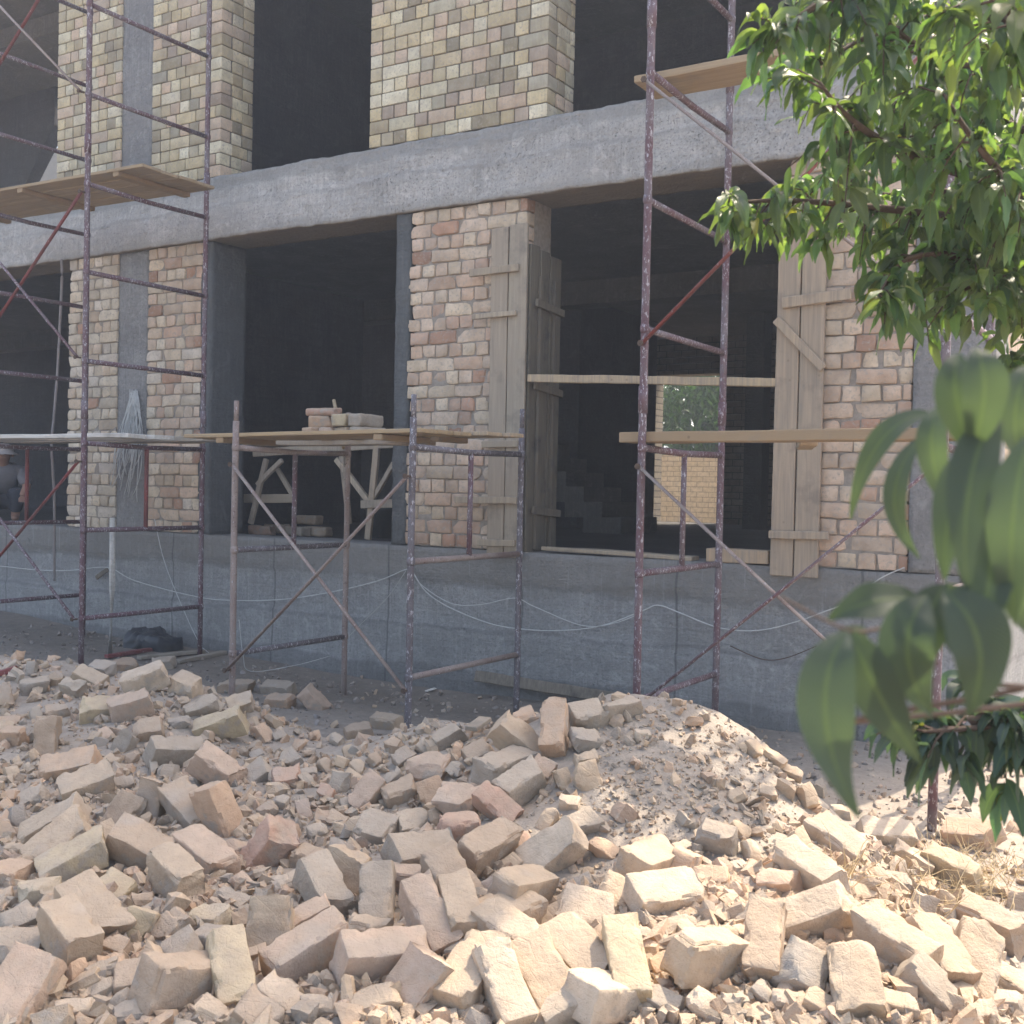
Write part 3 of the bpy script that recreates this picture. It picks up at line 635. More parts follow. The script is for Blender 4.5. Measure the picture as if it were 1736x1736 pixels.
A = """420 160 -25 160 75 t c;460 300 0 150 110 y c;630 305 5 230 140 p F;690 180 20 210 110 w F;865 195 -20 140 110 t c;580 90 0 110 70 o c;760 85 5 100 60 g c;1095 190 0 170 110 b c
1290 200 -5 140 90 g c;1300 262 -3 130 70 o c;1450 265 -45 220 100 p F;225 450 85 230 110 b F;60 350 5 110 60 o c;60 440 -5 130 70 o c;1030 400 8 290 110 y F;1210 410 -60 100 70 o c;335 580 12 290 120 o F
430 660 20 240 110 t F;800 530 0 180 120 g F;1000 610 -35 300 130 p F;610 760 60 200 150 b c;740 730 80 300 130 b F;1195 600 40 130 110 g c;1330 620 10 120 110 r c;870 780 -50 220 120 b F;990 800 -62 320 160 o F
270 860 30 330 110 t F;300 930 40 260 120 t F;370 1020 15 290 130 y F;660 960 -15 330 190 b F;945 1010 -40 240 120 p F;1265 970 42 330 170 r F;50 1070 -20 170 150 o c;190 1150 10 170 150 y c;530 1130 -30 150 130 y c
820 1140 -45 230 140 t F;430 1280 -50 300 190 t F;100 1270 25 190 110 g c;640 1310 70 180 140 y c;800 1310 50 170 130 b c;970 1270 -5 180 130 y c;1340 1110 20 130 110 w c;1250 1360 83 330 150 t F;1440 1310 25 220 150 p c
1500 1200 -60 240 120 g F;1440 1000 -20 150 120 b c;90 1410 0 210 160 g c;330 1440 -55 250 160 t F;840 1440 35 190 160 g c;1020 1420 -5 210 120 m c;130 1600 60 280 180 p F;640 1560 10 200 170 b c;840 1640 5 240 140 b F
1060 1590 -80 230 170 y F;1430 1490 32 310 130 p F;1290 1640 -35 200 150 w c;1490 1680 5 190 100 t c;350 1700 10 170 80 w c;1600 1090 80 250 120 b F;1620 1520 85 200 110 y c;20 1540 0 120 90 t c;350 210 -10 110 60 g c
60 90 30 90 50 g c;170 200 10 120 60 g c;480 120 -10 110 80 m c;930 290 15 140 80 g c;1110 270 20 110 80 t c;690 400 10 130 90 b c;1470 860 20 80 70 g c;560 640 20 110 70 g c;1560 640 70 110 70 g c;1510 680 -20 90 70 r c
1110 830 50 110 60 b c;820 660 60 130 70 b c;560 1400 -20 150 80 b c;1130 1260 -60 110 70 g c;60 1700 20 180 100 t c;480 1600 25 110 70 g c;1180 1450 20 120 70 b c;1600 1380 30 100 90 p c;20 240 -80 120 80 b c;250 1000 50 140 80 b c"""
B = """465 580 -8 180 160 p c;185 690 50 170 110 p c;220 870 -15 160 140 g c;395 830 8 150 120 w c;600 740 -8 180 140 p c;610 870 5 200 110 r c;870 470 -32 280 130 t F;910 330 15 130 90 o c;1055 420 85 170 110 o F;1190 340 10 150 120 g c
1350 310 10 170 70 g c;1180 440 0 130 110 m c;130 400 10 120 90 b c;260 360 -10 130 70 t c;100 1110 85 330 140 t F;225 1210 88 220 110 g F;360 1110 -5 220 130 p c;570 1140 -60 260 120 b F;720 990 30 190 150 b F;860 920 10 130 90 r c
1040 970 40 380 190 w F;1450 420 5 80 60 w c;190 1370 -10 210 100 t c;460 1320 -65 270 180 p F;600 1310 -75 170 110 t F;790 1310 22 280 120 t F;1030 1280 30 170 120 t c;1205 1260 -15 260 180 w c;1340 1190 -30 200 150 t c
1550 1190 8 340 190 w F;1150 1470 -50 260 190 t F;850 1430 -35 250 160 t F;220 1510 5 350 190 p F;410 1610 48 420 150 p F;660 1570 55 230 130 t F;800 1650 -70 260 200 w F;1000 1590 -60 260 170 t F;1370 1540 -80 200 180 y F
200 1660 15 220 130 t c;1280 1690 3 300 90 w F;1540 1650 -25 190 110 m c;30 1450 80 150 100 p c;820 590 20 190 120 g F;900 680 35 220 90 g F;700 500 30 130 110 b c;560 440 30 140 80 g c;330 700 20 150 120 b c;50 640 70 130 100 g c
790 760 -40 240 110 r c;1010 800 60 110 80 t c;1110 730 -10 100 60 w c;70 980 50 140 80 b c;420 1000 5 260 90 g F;300 610 40 90 60 g c;700 1240 20 120 70 t c;880 1210 15 180 60 t F;950 1190 10 80 60 w c;440 1010 -30 180 70 t c
600 870 80 110 80 r c;1190 520 5 120 60 t c;1480 1040 25 180 110 t F;1620 940 10 90 70 g c;1090 1180 30 100 60 g c;560 1620 80 160 110 t c"""
Cc = """730 1090 6 450 150 w F;665 1350 -30 280 210 m c;170 1320 3 340 130 t F;650 450 -70 130 110 t c;800 710 -35 230 90 t F;1050 650 -5 330 150 w F;960 670 -15 130 80 w c;1160 780 -30 180 160 t c;230 680 -15 190 110 m c;400 730 -75 140 70 w c
920 920 10 130 110 t c;1120 880 -5 130 110 m c;1220 1000 70 170 110 g c;1380 860 -25 190 90 y F;1490 670 -5 180 90 o F;910 1450 -80 210 190 t F;1460 1310 80 250 160 t F;1280 1290 -60 190 110 b F;1080 1250 -35 240 170 t F;1560 1140 -25 190 100 b F
1630 1350 -30 170 130 t c;1630 1470 -5 170 130 w c;240 1150 15 160 120 t c;355 1130 5 120 80 w c;460 1240 85 220 160 b F;160 1490 -40 180 130 w c;600 1480 -10 190 90 t c;490 250 -35 140 60 t c;400 210 -50 90 80 t c;1430 1430 -20 120 80 t c
1110 1480 -15 200 130 t c;1690 1190 80 150 90 t c;1340 990 80 150 90 t c;690 900 -35 180 45 w F;1700 970 85 130 80 t c;340 620 -50 120 80 t c;590 330 -20 100 60 t c;730 420 -60 110 70 g c;630 660 -60 110 80 t c;730 840 -40 110 70 g c
510 830 5 100 60 t c;480 430 -20 90 60 t c;330 450 30 90 60 t c;840 530 -10 110 80 w c;960 1180 -50 130 90 t c;1250 900 10 110 80 t c;540 1000 70 110 80 t c;900 1020 -40 110 70 t c
1450 970 -50 150 90 t c;1380 1180 -50 200 100 w c;1240 1200 60 150 110 t c;1040 1080 -20 130 80 t c;1200 1100 -20 160 80 w c;1640 1050 -20 130 70 g c;1560 900 -10 120 70 w c;310 960 0 90 70 t c;420 900 -10 120 60 m c;60 1090 10 150 90 g c"""
for src, ox, oy, sc in ((A, 0, 1100, .3663), (B, 560, 1100, .3663), (Cc, 1136, 1200, .3456)):
    for row in src.replace('\n', ';').split(';'):
        q = row.split(); x, y, th, ln, wd = map(float, q[:5])
        put_brick(ox+x*sc, oy+y*sc, th, ln*sc, wd*sc, q[5], q[6], 'brick' if q[6] == 'F' else 'broken_brick')
N_TRACED = len(placed)

# labels: every traced brick is told apart by the named landmarks around it
LM = [(945, 1455, 'the big pale sunlit brick below the sand slope'), (1128, 1536, 'the broad pale brick at lower centre'), (1388, 1577, 'the long pale brick at lower right'),
      (463, 1455, 'the big red brick with a grey crumbly top'), (363, 1393, 'the steeply leaning orange brick'), (242, 1452, 'the wide brown brick at centre left'),
      (231, 1212, 'the pinkish block near the left crest'), (531, 1197, 'the pale slanting brick on the crest'), (377, 1246, 'the yellow-ended brick below the crest'),
      (879, 1272, 'the tan slanting brick below the middle crest'), (730, 1312, 'the pinkish end-on half brick in the hollow'), (729, 1583, 'the pinkish steep brick at lower centre'),
      (641, 1653, 'the level pinkish brick near the bottom edge'), (82, 1265, 'the upright grey and orange brick at far left'), (1499, 1425, 'the flat pale brick by the dry grass'), (1195, 1656, 'the level tan brick by the bottom edge'),
      (1366, 1667, 'the rough grey cube at lower right'), (123, 1312, 'the orange lying brick at left'), (1650, 1431, 'the lone orange brick at the right edge'), (48, 1686, 'the steep pinkish brick in the bottom left corner'),
      (458, 1598, 'the upright tan brick at bottom left centre'), (1641, 1653, 'the upright tan brick at bottom right')]
lm_of = {}
for k, (x, y, t) in enumerate(LM):
    b = min((q for q in placed if id(q) not in lm_of), key=lambda q: (q['px']-x)**2+(q['py']-y)**2); lm_of[id(b)] = t
used = set()
for q in placed:
    size = 'whole' if q['full'] else ('half' if q['ln'] > 45 else ('broken' if q['ln'] > 38 else 'small broken'))
    desc = f"{size} {TN[q['tone']]} brick"
    if id(q) in lm_of: lab = lm_of[id(q)].replace('the ', '', 1)
    else:
        lab = None
        cand = sorted(LM, key=lambda m: (q['px']-m[0])**2+(q['py']-m[1])**2)
        for m in cand[:3]:
            dx, dy = q['px']-m[0], q['py']-m[1]; dd = math.hypot(dx, dy)
            d8 = int(((math.degrees(math.atan2(dy, dx))+360+22.5) % 360)//45); wd_ = ['right of', 'below right of', 'below', 'below left of', 'left of', 'above left of', 'above', 'above right of'][d8]
            near = 'just ' if dd < 75 else ''
            t = f"{desc} {near}{wd_} {m[2]}"
            if t not in used: lab = t; break
        if lab is None:
            tl = 'upright ' if 65 < abs(q['th']) <= 95 else ('slanting ' if abs(q['th']) > 22 else 'level ')
            lab = f"{tl}{desc} farther {wd_} {m[2]}"
            k = 2
            while lab in used: lab = f"{tl}{desc}, number {k} {wd_} {m[2]}"; k += 1
    used.add(lab); tag(q['o'], ' '.join(lab.split()[:16]), 'brick', 'bricks of the rubble heap')

# chunks between the traced bricks, each its own object
zones = {'sun': 'sunlit brick chunk lying loose on the right side of the heap', 'shade': 'shaded brick chunk lying loose on the left side of the heap', 'crest': 'dusty chunk on the shaded crest of the heap beside the scaffolds'}
occ = [(q['px'], q['py'], q['ln']*.45) for q in placed]
n_ch = 0; tries = 0
while n_ch < 300-N_TRACED-8 and tries < 6000:
    tries += 1; px = random.uniform(0, 1730); top = 1130+.07*px+(80 if 600 < px < 800 else 0)+(120 if px > 1350 else 0)
    py = random.uniform(top, 1734)
    if any((px-a)**2+(py-b)**2 < (c+12)**2 for a, b, c in occ): continue
    if 1000 < px < 1400 and py < 1440: continue
    p = hit(px, py)
    if p[2] < .1: continue
    dist = (p-CAM)@CF; s = F/dist; L = random.choice((.07, .08, .09, .11, .13)); ln = L*s*random.uniform(.8, 1)
    tone = random.choice('topgbwtgm' if px > 950 else 'ggbtompb')
    o = put_brick(px, py, random.uniform(-80, 80), ln, ln*random.uniform(.5, .85), tone, 'c', 'brick_chunk'); placed.pop()
    occ.append((px, py, ln*.5)); z = 'crest' if py < 1250 and px < 1050 else ('sun' if px > 900+(1500-py)*.4 else 'shade')
    tag(o, zones[z], 'chunk', {'sun': 'loose chunks in the sun', 'shade': 'loose chunks in the shade', 'crest': 'loose chunks on the crest'}[z]); n_ch += 1

# fine debris nobody could count
def debris(name, label, count, smin, smax, region, pal, pw=2.2, lowpoly=False):
    base = []
    for k in range(10):
        seg = (1, 1, 1) if lowpoly else (2, 2, 2); pts, fs = lattice(*seg); v = pts/np.array(seg)*2-1.0
        v = v/np.maximum(np.linalg.norm(v, axis=1, keepdims=True), .01)*.35+v*.65; v = v*(1+.35*(RNG.random((len(v), 1))-.5))
        for _ in range(3):
            n = nrm(RNG.normal(size=3)); s = v@n-RNG.uniform(.35, .75); v = v-np.maximum(s, 0)[:, None]*n
        base.append((v, np.array(fs)))
    xs, ys = region(count); zs = hgt(xs, ys); VV = []; FF = []; CC = []; nb = 0
    for i in range(len(xs)):
        v, f = base[i % 10]; sz = smin+(smax-smin)*RNG.random()**pw
        q = RNG.normal(size=4); q /= np.linalg.norm(q); ww, x, y, z = q
        M = np.array([[1-2*(y*y+z*z), 2*(x*y-z*ww), 2*(x*z+y*ww)], [2*(x*y+z*ww), 1-2*(x*x+z*z), 2*(y*z-x*ww)], [2*(x*z-y*ww), 2*(y*z+x*ww), 1-2*(x*x+y*y)]])
        sc = np.array([1, RNG.uniform(.55, .95), RNG.uniform(.3, .75)])*sz*.5
        VV.append((v*sc)@M.T+np.array([xs[i], ys[i], zs[i]+sz*.12])); FF.append(f+nb); nb += len(v)
        c = np.array(pal[RNG.integers(len(pal))])*RNG.uniform(.8, 1.15); CC.append(np.tile(c, (len(v), 1)))
    mb = MB(); mb.v = VV; mb.c = CC; Fm = np.concatenate(FF); mb.f = Fm.tolist(); mb.m = [0]*len(Fm)
    return tag(mb.build(name, M_RUB), label, 'rubble', kind='stuff')
def reg_heap(n):
    xs, ys = [], []
    while len(xs) < n:
        px = RNG.uniform(-60, 1790); py = RNG.uniform(1105, 1760)
        if RNG.random() < .45: px = RNG.uniform(1000, 1790); py = RNG.uniform(1200, 1600)
        p = hit_fast(px, py)
        if p is None: continue
        h = hgt(p[0], p[1]);
        if h < .06 and RNG.random() < .93: continue
        if (p[0]+1.78)**2+(p[1]+3.0)**2*.60 < .52 and RNG.random() < (.6 if n > 12000 else .95): continue
        xs.append(p[0]); ys.append(p[1])
    return np.array(xs), np.array(ys)
TS = np.arange(2.2, 9.0, .06)
def hit_fast(px, py):
    d = ray(px, py); P = CAM+TS[:, None]*d; h = hgt(P[:, 0], P[:, 1], False); k = np.nonzero(P[:, 2] < h+.02)[0]
    return P[k[0]]+RNG.normal(size=3)*.03 if len(k) else None
PALD = [TONES[c] for c in 'gbbtomptbt']
debris('rubble_fragments', 'small brick and mortar fragments strewn over the heap', 9000, .018, .065, reg_heap, PALD, 2.0)
debris('rubble_lumps', 'lumps of broken brick and mortar between the whole bricks', 1500, .035, .10, reg_heap, PALD, 1.6)
debris('gravel', 'fine grit and pebbles covering the heap', 13000, .006, .024, reg_heap, PALD+[(.4, .35, .29)], 1.5, True)
def reg_flat(n):
    xs = RNG.uniform(-9.5, -.4, n); ys = RNG.uniform(-2.3, -.08, n); return xs, ys
debris('wall_foot_debris', 'scattered crumbs and stones on the earth along the wall', 1800, .01, .06, reg_flat, [(.22, .2, .185), (.26, .22, .19), (.3, .27, .25)], 3)

# dry grass
mb = MB()
for k in range(420):
    px = random.gauss(1630, 60); py = random.gauss(1500, 38)
    if k < 60: px = random.gauss(1425, 14); py = random.gauss(1505, 10)
    p = hit(px, py); L = random.uniform(.05, .20); a = random.uniform(0, 6.28); el = abs(random.gauss(.1, .5))
    d = np.array([math.cos(a)*math.cos(el), math.sin(a)*math.cos(el), math.sin(el)])
    pts = [p+d*L*t+np.array([0, 0, .02+.05*math.sin(t*3)*random.uniform(.2, 1)])*t+np.array([fbm(p*9+t, 3), fbm(p*7+t, 3, 5), 0])*.02 for t in (0, .35, .7, 1)]
    mb.tube(pts, [.0016, .0014, .001, .0004], 3)
tag(mb.build('dry_grass', M_STRAW), 'dry straw-coloured grass tangled at the right edge of the heap', 'grass', kind='stuff')

# ------------------------------------------------------------------ things around the wall
def loose_brick(loc, rz, tone, label, group, tilt=0., L=.25, W=.12, H=.088):
    v, f = brickmesh(L, W, H, random.random()*50, random.choice((0, 1)), cell=.02); mb = MB(); mb.add(v, f, TONES[tone])
    o = mb.build('brick', M_RUB, smooth=True); o.location = loc; o.rotation_euler = (tilt, 0, rz); return tag(o, label, 'brick', group)
zt = 1.818; bx0 = float(at_y(590, 745, -.84)[0])
pos = [(-.27, 0, 0, 'o', 1.4, 'lowest left brick'), (-.12, 0, 0, 'p', 1.6, 'lowest middle brick'), (.02, .02, 0, 't', 1.5, 'third lowest brick'), (.18, .0, 0, 'g', 1.2, 'lowest right brick'), (-.24, .0, .092, 'o', .5, 'tilted left brick of the second layer'), (.0, 0, .092, 'y', 1.6, 'pale end-on brick of the second layer'), (.15, .01, .092, 'g', 1.5, 'grey right brick of the second layer'), (-.23, .0, .16, 'r', .35, 'thin tilted top left brick')]
for dx, dy, dz, t, rz, nm in pos:
    loose_brick((bx0+dx, -.84+dy, zt+.045+dz), rz, t, f'{nm} of the little pile on the middle scaffold', 'brick pile on the middle scaffold', .12 if 'tilted' in nm else 0., .18 if 'left brick of the second' in nm else .24, H=.05 if 'thin' in nm else .088)
mb = MB(); mb.tube([at_y(583, 760, -.55), at_y(566, 678, -.45)], [.017, .014], 8); tag(mb.build('tool_handle', M_WOOD, smooth=True), 'wooden tool handle standing up behind the little brick pile', 'handle')
for k, (px, py, t, rz) in enumerate(((445, 893, 'r', .3), (505, 895, 'g', -.2), (540, 888, 'b', .1), (470, 885, 'b', .8), (525, 868, 'b', .0))):
    p = at_y(px, py, .75+.12*k); loose_brick((p[0], p[1], 1.066 if k < 4 else 1.16), rz, t, ('reddish', 'grey', 'brown', 'dark', 'topmost brown')[k]+' brick on the floor inside the middle window', 'bricks inside the middle window')

# trestle inside the middle window
tr = empty('trestle', (-6.4, .9, 1.02), 'rough wooden trestle with crossed legs inside the middle window', 'trestle')
def tbar(a, b, wd, name='leg', mat=M_WOODG, col=(1, 1, 1)):
    mb = MB(); mb.plank(a, b, wd, .035, (0, -1, 0), col); adopt(mb.build(name, mat), tr)
ty = .55
def TP(px, py, dy=0): p = at_y(px, py, ty+dy); return p
tbar(TP(452, 778), TP(425, 888), .05); tbar(TP(640, 752), TP(624, 915, -.02), .06, col=(1.2, 1.1, 1)); tbar(TP(580, 770), TP(592, 888, .1), .05)
tbar(TP(478, 780), TP(436, 822), .045, 'strut', col=(1.1, 1.1, 1.1)); tbar(TP(570, 778), TP(625, 850), .05, 'strut', col=(1.3, 1.25, 1.2)); tbar(TP(668, 785), TP(630, 850), .04, 'strut'); tbar(TP(470, 795, .1), TP(497, 840, .1), .04, 'strut')
tbar(TP(415, 845, .05), TP(500, 845, .05), .08, 'rail', col=(.8, .8, .75)); tbar(TP(613, 855, -.03), TP(672, 853, -.03), .07, 'rail')
tbar(TP(430, 768), TP(672, 752), .07, 'top_board')
# bucket
bk = empty('bucket', tuple(at_z(648, 912, 1.021)), 'dark plastic bucket on the window floor beside the trestle', 'bucket'); bl = bk.location
mb = MB(); c = np.array([bl[0]-.0, bl[1]+.0, 1.021]); prof = [(.0, .0), (.125, 0), (.16, .26), (.172, .265), (.172, .285), (.155, .285), (.118, .02), (0, .02)]
ns = 20; vv = [(c[0]+r_*math.cos(2*math.pi*k/ns), c[1]+r_*math.sin(2*math.pi*k/ns), c[2]+z_) for r_, z_ in prof for k in range(ns)]
mb.add(vv, [(i*ns+k, i*ns+(k+1) % ns, (i+1)*ns+(k+1) % ns, (i+1)*ns+k) for i in range(len(prof)-1) for k in range(ns)]); adopt(mb.build('pail', M_BUCKET, smooth=True), bk)
mb = MB(); mb.tube([(c[0]+.172*math.cos(t), c[1]-.02-.05*math.sin(t), c[2]+.27-.12*math.sin(t)) for t in np.linspace(0, math.pi, 10)], .004, 6); adopt(mb.build('handle', M_WIRE), bk)

# cables
def cable(name, pts, Y, r, mat, label, cat='cable', group=None):
    P = [at_y(x, y, Y+(q[0] if q else 0)) for x, y, *q in pts]; out = []
    for i in range(len(P)-1):
        p0 = P[max(i-1, 0)]; p1 = P[i]; p2 = P[i+1]; p3 = P[min(i+2, len(P)-1)]
        for t in np.linspace(0, 1, 7)[:-1]:
            out.append(.5*((2*p1)+(-p0+p2)*t+(2*p0-5*p1+4*p2-p3)*t*t+(-p0+3*p1-3*p2+p3)*t**3))
    out.append(P[-1]); mb = MB(); mb.tube(out, r, 6); return tag(mb.build(name, mat, smooth=True), label, cat, group)
G = 'cables on the plinth'
cable('cable', [(-40, 955), (60, 966), (120, 967), (182, 962), (230, 985), (335, 1012), (400, 1018), (480, 1016), (560, 1004), (640, 985), (686, 966), (697, 968), (703, 975)], -.055, .0042, M_CABLE, 'white cable sagging along the plinth left of the middle scaffold', group=G)
cable('cable', [(703, 975), (722, 1003), (760, 1029), (830, 1057), (890, 1067), (950, 1069), (1020, 1061), (1088, 1036), (1115, 1026), (1150, 1038), (1218, 1064), (1285, 1069), (1350, 1054), (1400, 1036), (1445, 1018), (1490, 982), (1533, 962)], -.055, .0042, M_CABLE, 'white cable sagging along the plinth between the middle and right scaffolds', group=G)
cable('cable', [(700, 970), (716, 993), (765, 1023), (815, 1025), (872, 1014), (905, 1028), (985, 1060), (1040, 1057), (1085, 1040)], -.065, .0032, M_CABLE, 'thinner second cable looping above the white one by the middle scaffold', group=G)
cable('cable', [(688, 968), (655, 1015), (615, 1055), (585, 1085)], -.07, .003, M_WIRE, 'thin grey cord slanting down from the cable knot', group=G)
cable('cable', [(262, 880), (278, 950), (305, 1020), (335, 1085), (352, 1105), (400, 1135)], -.15, .0028, M_CABLE, 'thin white cord slanting to the foot of the left scaffold', group=G)
cable('cable', [(1238, 1095), (1290, 1117), (1330, 1116), (1385, 1095)], -.05, .0035, M_BARK, 'short dark cord hanging low on the plinth at right', group=G)
cable('cable', [(405, 1050, -1.2), (412, 1110, -1.25), (425, 1138, -1.2), (500, 1128, -1.0), (560, 1112, -.9)], 0, .003, M_WIRE, 'thin wire lying at the foot of the middle scaffold', group=G)
cable('strap', [(104, 440), (105, 470), (101, 560), (96, 650), (90, 720), (87, 750), (89, 790), (92, 850), (92, 920), (92, 985)], -.35, .013, M_STRAP, 'long grey strap hanging down beside the left pillar', 'strap')
# coil of wires on the left column
mb = MB()
for k in range(34):
    top = at_y(226+random.uniform(-6, 8), 664+random.uniform(-4, 8), -.02); s = random.uniform(-1, 1); L = random.uniform(90, 200)
    m1 = at_y(222+s*26, 664+L*.45, -.05-random.random()*.05); m2 = at_y(216+s*22+random.uniform(-12, 12), 664+L*.8, -.03-random.random()*.04); e = at_y(212+s*20+random.uniform(-15, 15), 664+L, -.03)
    pts = [(1-t)**3*top+3*(1-t)**2*t*m1+3*(1-t)*t*t*m2+t**3*e for t in np.linspace(0, 1, 12)]
    mb.tube(pts, .0036, 5)
tag(mb.build('wire_bundle', M_CABLE, smooth=True), 'tangled bundle of thin grey wires hanging on the left concrete column', 'wires')

# stake, sheet, boards on the earth
a = at_y(191, 878, -.75); b = at_y(187, 1113, -.75); b[2] = float(hgt(b[0], b[1]))-.02; b[0] = a[0]-.01
mb = MB(); mb.tube([b, (a+b)/2+np.array([.01, 0, 0]), a], .024, 8); tag(mb.build('stake', M_WOODW, smooth=True), 'upright pale wooden stake in the earth beside the left scaffold', 'stake')
one_plank('wood_offcut', at_y(163, 980, -.06), at_y(182, 965, -.06), .04, .02, (0, -1, 0), M_WOODD, 'short dark wood offcut hanging by the cable behind the stake', 'wood')
v, f = rbox((.50, .26, .16), (16, 9, 5), .04); v[:, 2] += fbm(v, 6, 3)*.09+np.abs(fbm(v, 17, 6))*.05-.20*np.abs(v[:, 0]); v[:, 1] += fbm(v, 6, 9)*.05; v[:, 0] += fbm(v, 6, 29)*.05
mb = MB(); p = at_z(255, 1092, .08); v = v+np.array([p[0], p[1]+.02, .12]); mb.add(v, f); tag(mb.build('plastic_sheet', M_BLACK, smooth=True), 'crumpled black plastic sheet on the earth by the left plinth', 'sheet')
def gboard(px0, py0, px1, py1, wd, mat, label, col=(1, 1, 1), th=.03, name='ground_board', lift=.02):
    a = hit(px0, py0); b = hit(px1, py1); a[2] = hgt(a[0], a[1])+lift; b[2] = hgt(b[0], b[1])+lift
    return one_plank(name, a, b, wd, th, (0, 0, 1), mat, label, 'board', col, 'boards lying on the earth')
gboard(180, 1117, 290, 1100, .05, M_REDB, 'dark red bar lying on the earth behind the left crest')
gboard(235, 1120, 345, 1108, .07, M_WOODG, 'grey board lying on the earth behind the left crest', (.8, .85, .9))
gboard(300, 1126, 380, 1110, .07, M_WOODG, 'short grey board nearest the middle scaffold on the earth', (.7, .75, .8))
gboard(-10, 1150, 28, 1138, .06, M_REDB, 'dark red bar poking out at the far left of the heap')
one_plank('foot_board', (-4.6, -.09, .12), (-3.1, -.09, .08), .08, .028, (0, -1, .3), M_WOODD, 'long dark board leaning along the foot of the plinth', 'board', (1.1, 1.1, 1.15))
gboard(722, 1176, 738, 1171, .03, M_WOODW, 'small white splinter on the earth near the middle scaffold', (1.5, 1.5, 1.5), .008, 'splinter', .02)
gboard(798, 1262, 822, 1244, .06, M_WOODG, 'short grey stick among the rubble below the middle scaffold', (.9, .9, .9), .02, 'stick', .06)

# ------------------------------------------------------------------ person crouching at the left edge, inside the window
pc = at_y(-14, 800, .70); px0, py0 = -11.50, .70
def skinned(name, joints, edges, mat, parent=None, sub=2):
    me = bpy.data.meshes.new(name); me.from_pydata([j[:3] for j in joints], edges, []); o = bpy.data.objects.new(name, me); COL.objects.link(o)
    md = o.modifiers.new('skin', 'SKIN'); me.skin_vertices.new() if not me.skin_vertices else None
    for i, j in enumerate(joints): r_ = j[3]; me.skin_vertices[0].data[i].radius = (r_, r_*(j[4] if len(j) > 4 else 1))
    me.skin_vertices[0].data[0].use_root = True
    s = o.modifiers.new('sub', 'SUBSURF'); s.levels = sub; s.render_levels = sub; me.materials.append(mat)
    for p_ in me.polygons: p_.use_smooth = True
    md.use_smooth_shade = True
    if parent: o.parent = parent
    return o
man = empty('person', (px0, py0, 1.021), 'person in a pale sun hat and grey shirt bending inside the far left window', 'person')
J = [(0, 0, .42, .15), (-.02, -.10, .60, .155), (-.01, -.22, .76, .165), (0, -.30, .84, .09), (0, -.34, .90, .055), (0, -.38, .97, .085), (0, -.40, 1.04, .092), (0, -.40, 1.10, .07),
     (-.19, -.26, .78, .07), (-.25, -.38, .56, .048), (-.20, -.52, .40, .036), (.19, -.26, .78, .07), (.25, -.38, .56, .048), (.20, -.52, .40, .036),
     (-.11, .0, .36, .10), (-.16, -.34, .50, .078), (-.13, -.16, .10, .05), (-.13, -.30, .045, .04), (.11, .0, .36, .10), (.16, -.34, .50, .078), (.13, -.16, .10, .05), (.13, -.30, .045, .04)]
Ed = [(0, 1), (1, 2), (2, 3), (3, 4), (4, 5), (5, 6), (6, 7), (2, 8), (8, 9), (9, 10), (2, 11), (11, 12), (12, 13), (0, 14), (14, 15), (15, 16), (16, 17), (0, 18), (18, 19), (19, 20), (20, 21)]
J = [(j[0], j[1], j[2], j[3]*(.78 if i in (0, 1, 2, 14, 18, 15, 19, 8, 11) else 1)) for i, j in enumerate(J)]
man.scale = (1, 1, .78) if False else (1, 1, 1)
body = skinned('body', J, Ed, M_SKIN, man)
for sx in (-1, 1):
    for k in range(5):
        bx = sx*.20+(k-2)*.014; y = -.545; th = -.02 if k != (4 if sx < 0 else 0) else .01
        skinned('finger', [(sx*.20, -.52, .40, .02), (bx, y, .37, .0095), (bx, y-.03, .345-abs(k-2)*.003, .0085), (bx, y-.035+th, .315, .007)], [(0, 1), (1, 2), (2, 3)], M_SKIN, man, 1)
shirt = skinned('shirt', [(0, .0, .44, .175), (-.02, -.10, .60, .185), (-.01, -.22, .76, .20), (0, -.30, .85, .13), (-.19, -.26, .78, .10), (-.25, -.38, .56, .075), (.19, -.26, .78, .10), (.25, -.38, .56, .075)], [(0, 1), (1, 2), (2, 3), (2, 4), (4, 5), (2, 6), (6, 7)], M_CLOTH, man)
skinned('trousers', [(0, .02, .40, .17), (-.11, .0, .36, .12), (-.16, -.33, .50, .095), (-.13, -.17, .14, .065), (.11, .0, .36, .12), (.16, -.33, .50, .095), (.13, -.17, .14, .065)], [(0, 1), (1, 2), (2, 3), (0, 4), (4, 5), (5, 6)], M_TROUS, man)
mb = MB(); ns = 24; prof = [(.0, .125), (.06, .12), (.098, .085), (.108, .03), (.112, .0), (.17, -.035), (.172, -.042), (.11, -.01), (.0, .0)]
vv = [(r_*math.cos(2*math.pi*k/ns), -.405+r_*math.sin(2*math.pi*k/ns), 1.065+z_) for r_, z_ in prof for k in range(ns)]
mb.add(vv, [(i*ns+k, i*ns+(k+1) % ns, (i+1)*ns+(k+1) % ns, (i+1)*ns+k) for i in range(len(prof)-1) for k in range(ns)]); mb.build('sun_hat', M_CAP, man, True)
for nm, pts, r_ in (('nose', [(0, -.49, 1.02), (0, -.512, .995)], .013), ('ear', [(-.095, -.39, 1.03), (-.10, -.385, .99)], .014), ('ear', [(.095, -.39, 1.03), (.10, -.385, .99)], .014), ('mouth', [(-.025, -.478, .955), (.025, -.478, .955)], .006)):
    mb = MB(); mb.tube(pts, r_, 8); mb.build(nm, M_SKIN, man, True)
for sx in (-1, 1):
    mb = MB(); mb.tube([(sx*.032-.01, -.478, 1.03), (sx*.032+.01, -.478, 1.03)], .008, 8); mb.build('eye', M_TROUS, man, True)
man.rotation_euler = (0, 0, R(55)); man.scale = (1, 1, .72)

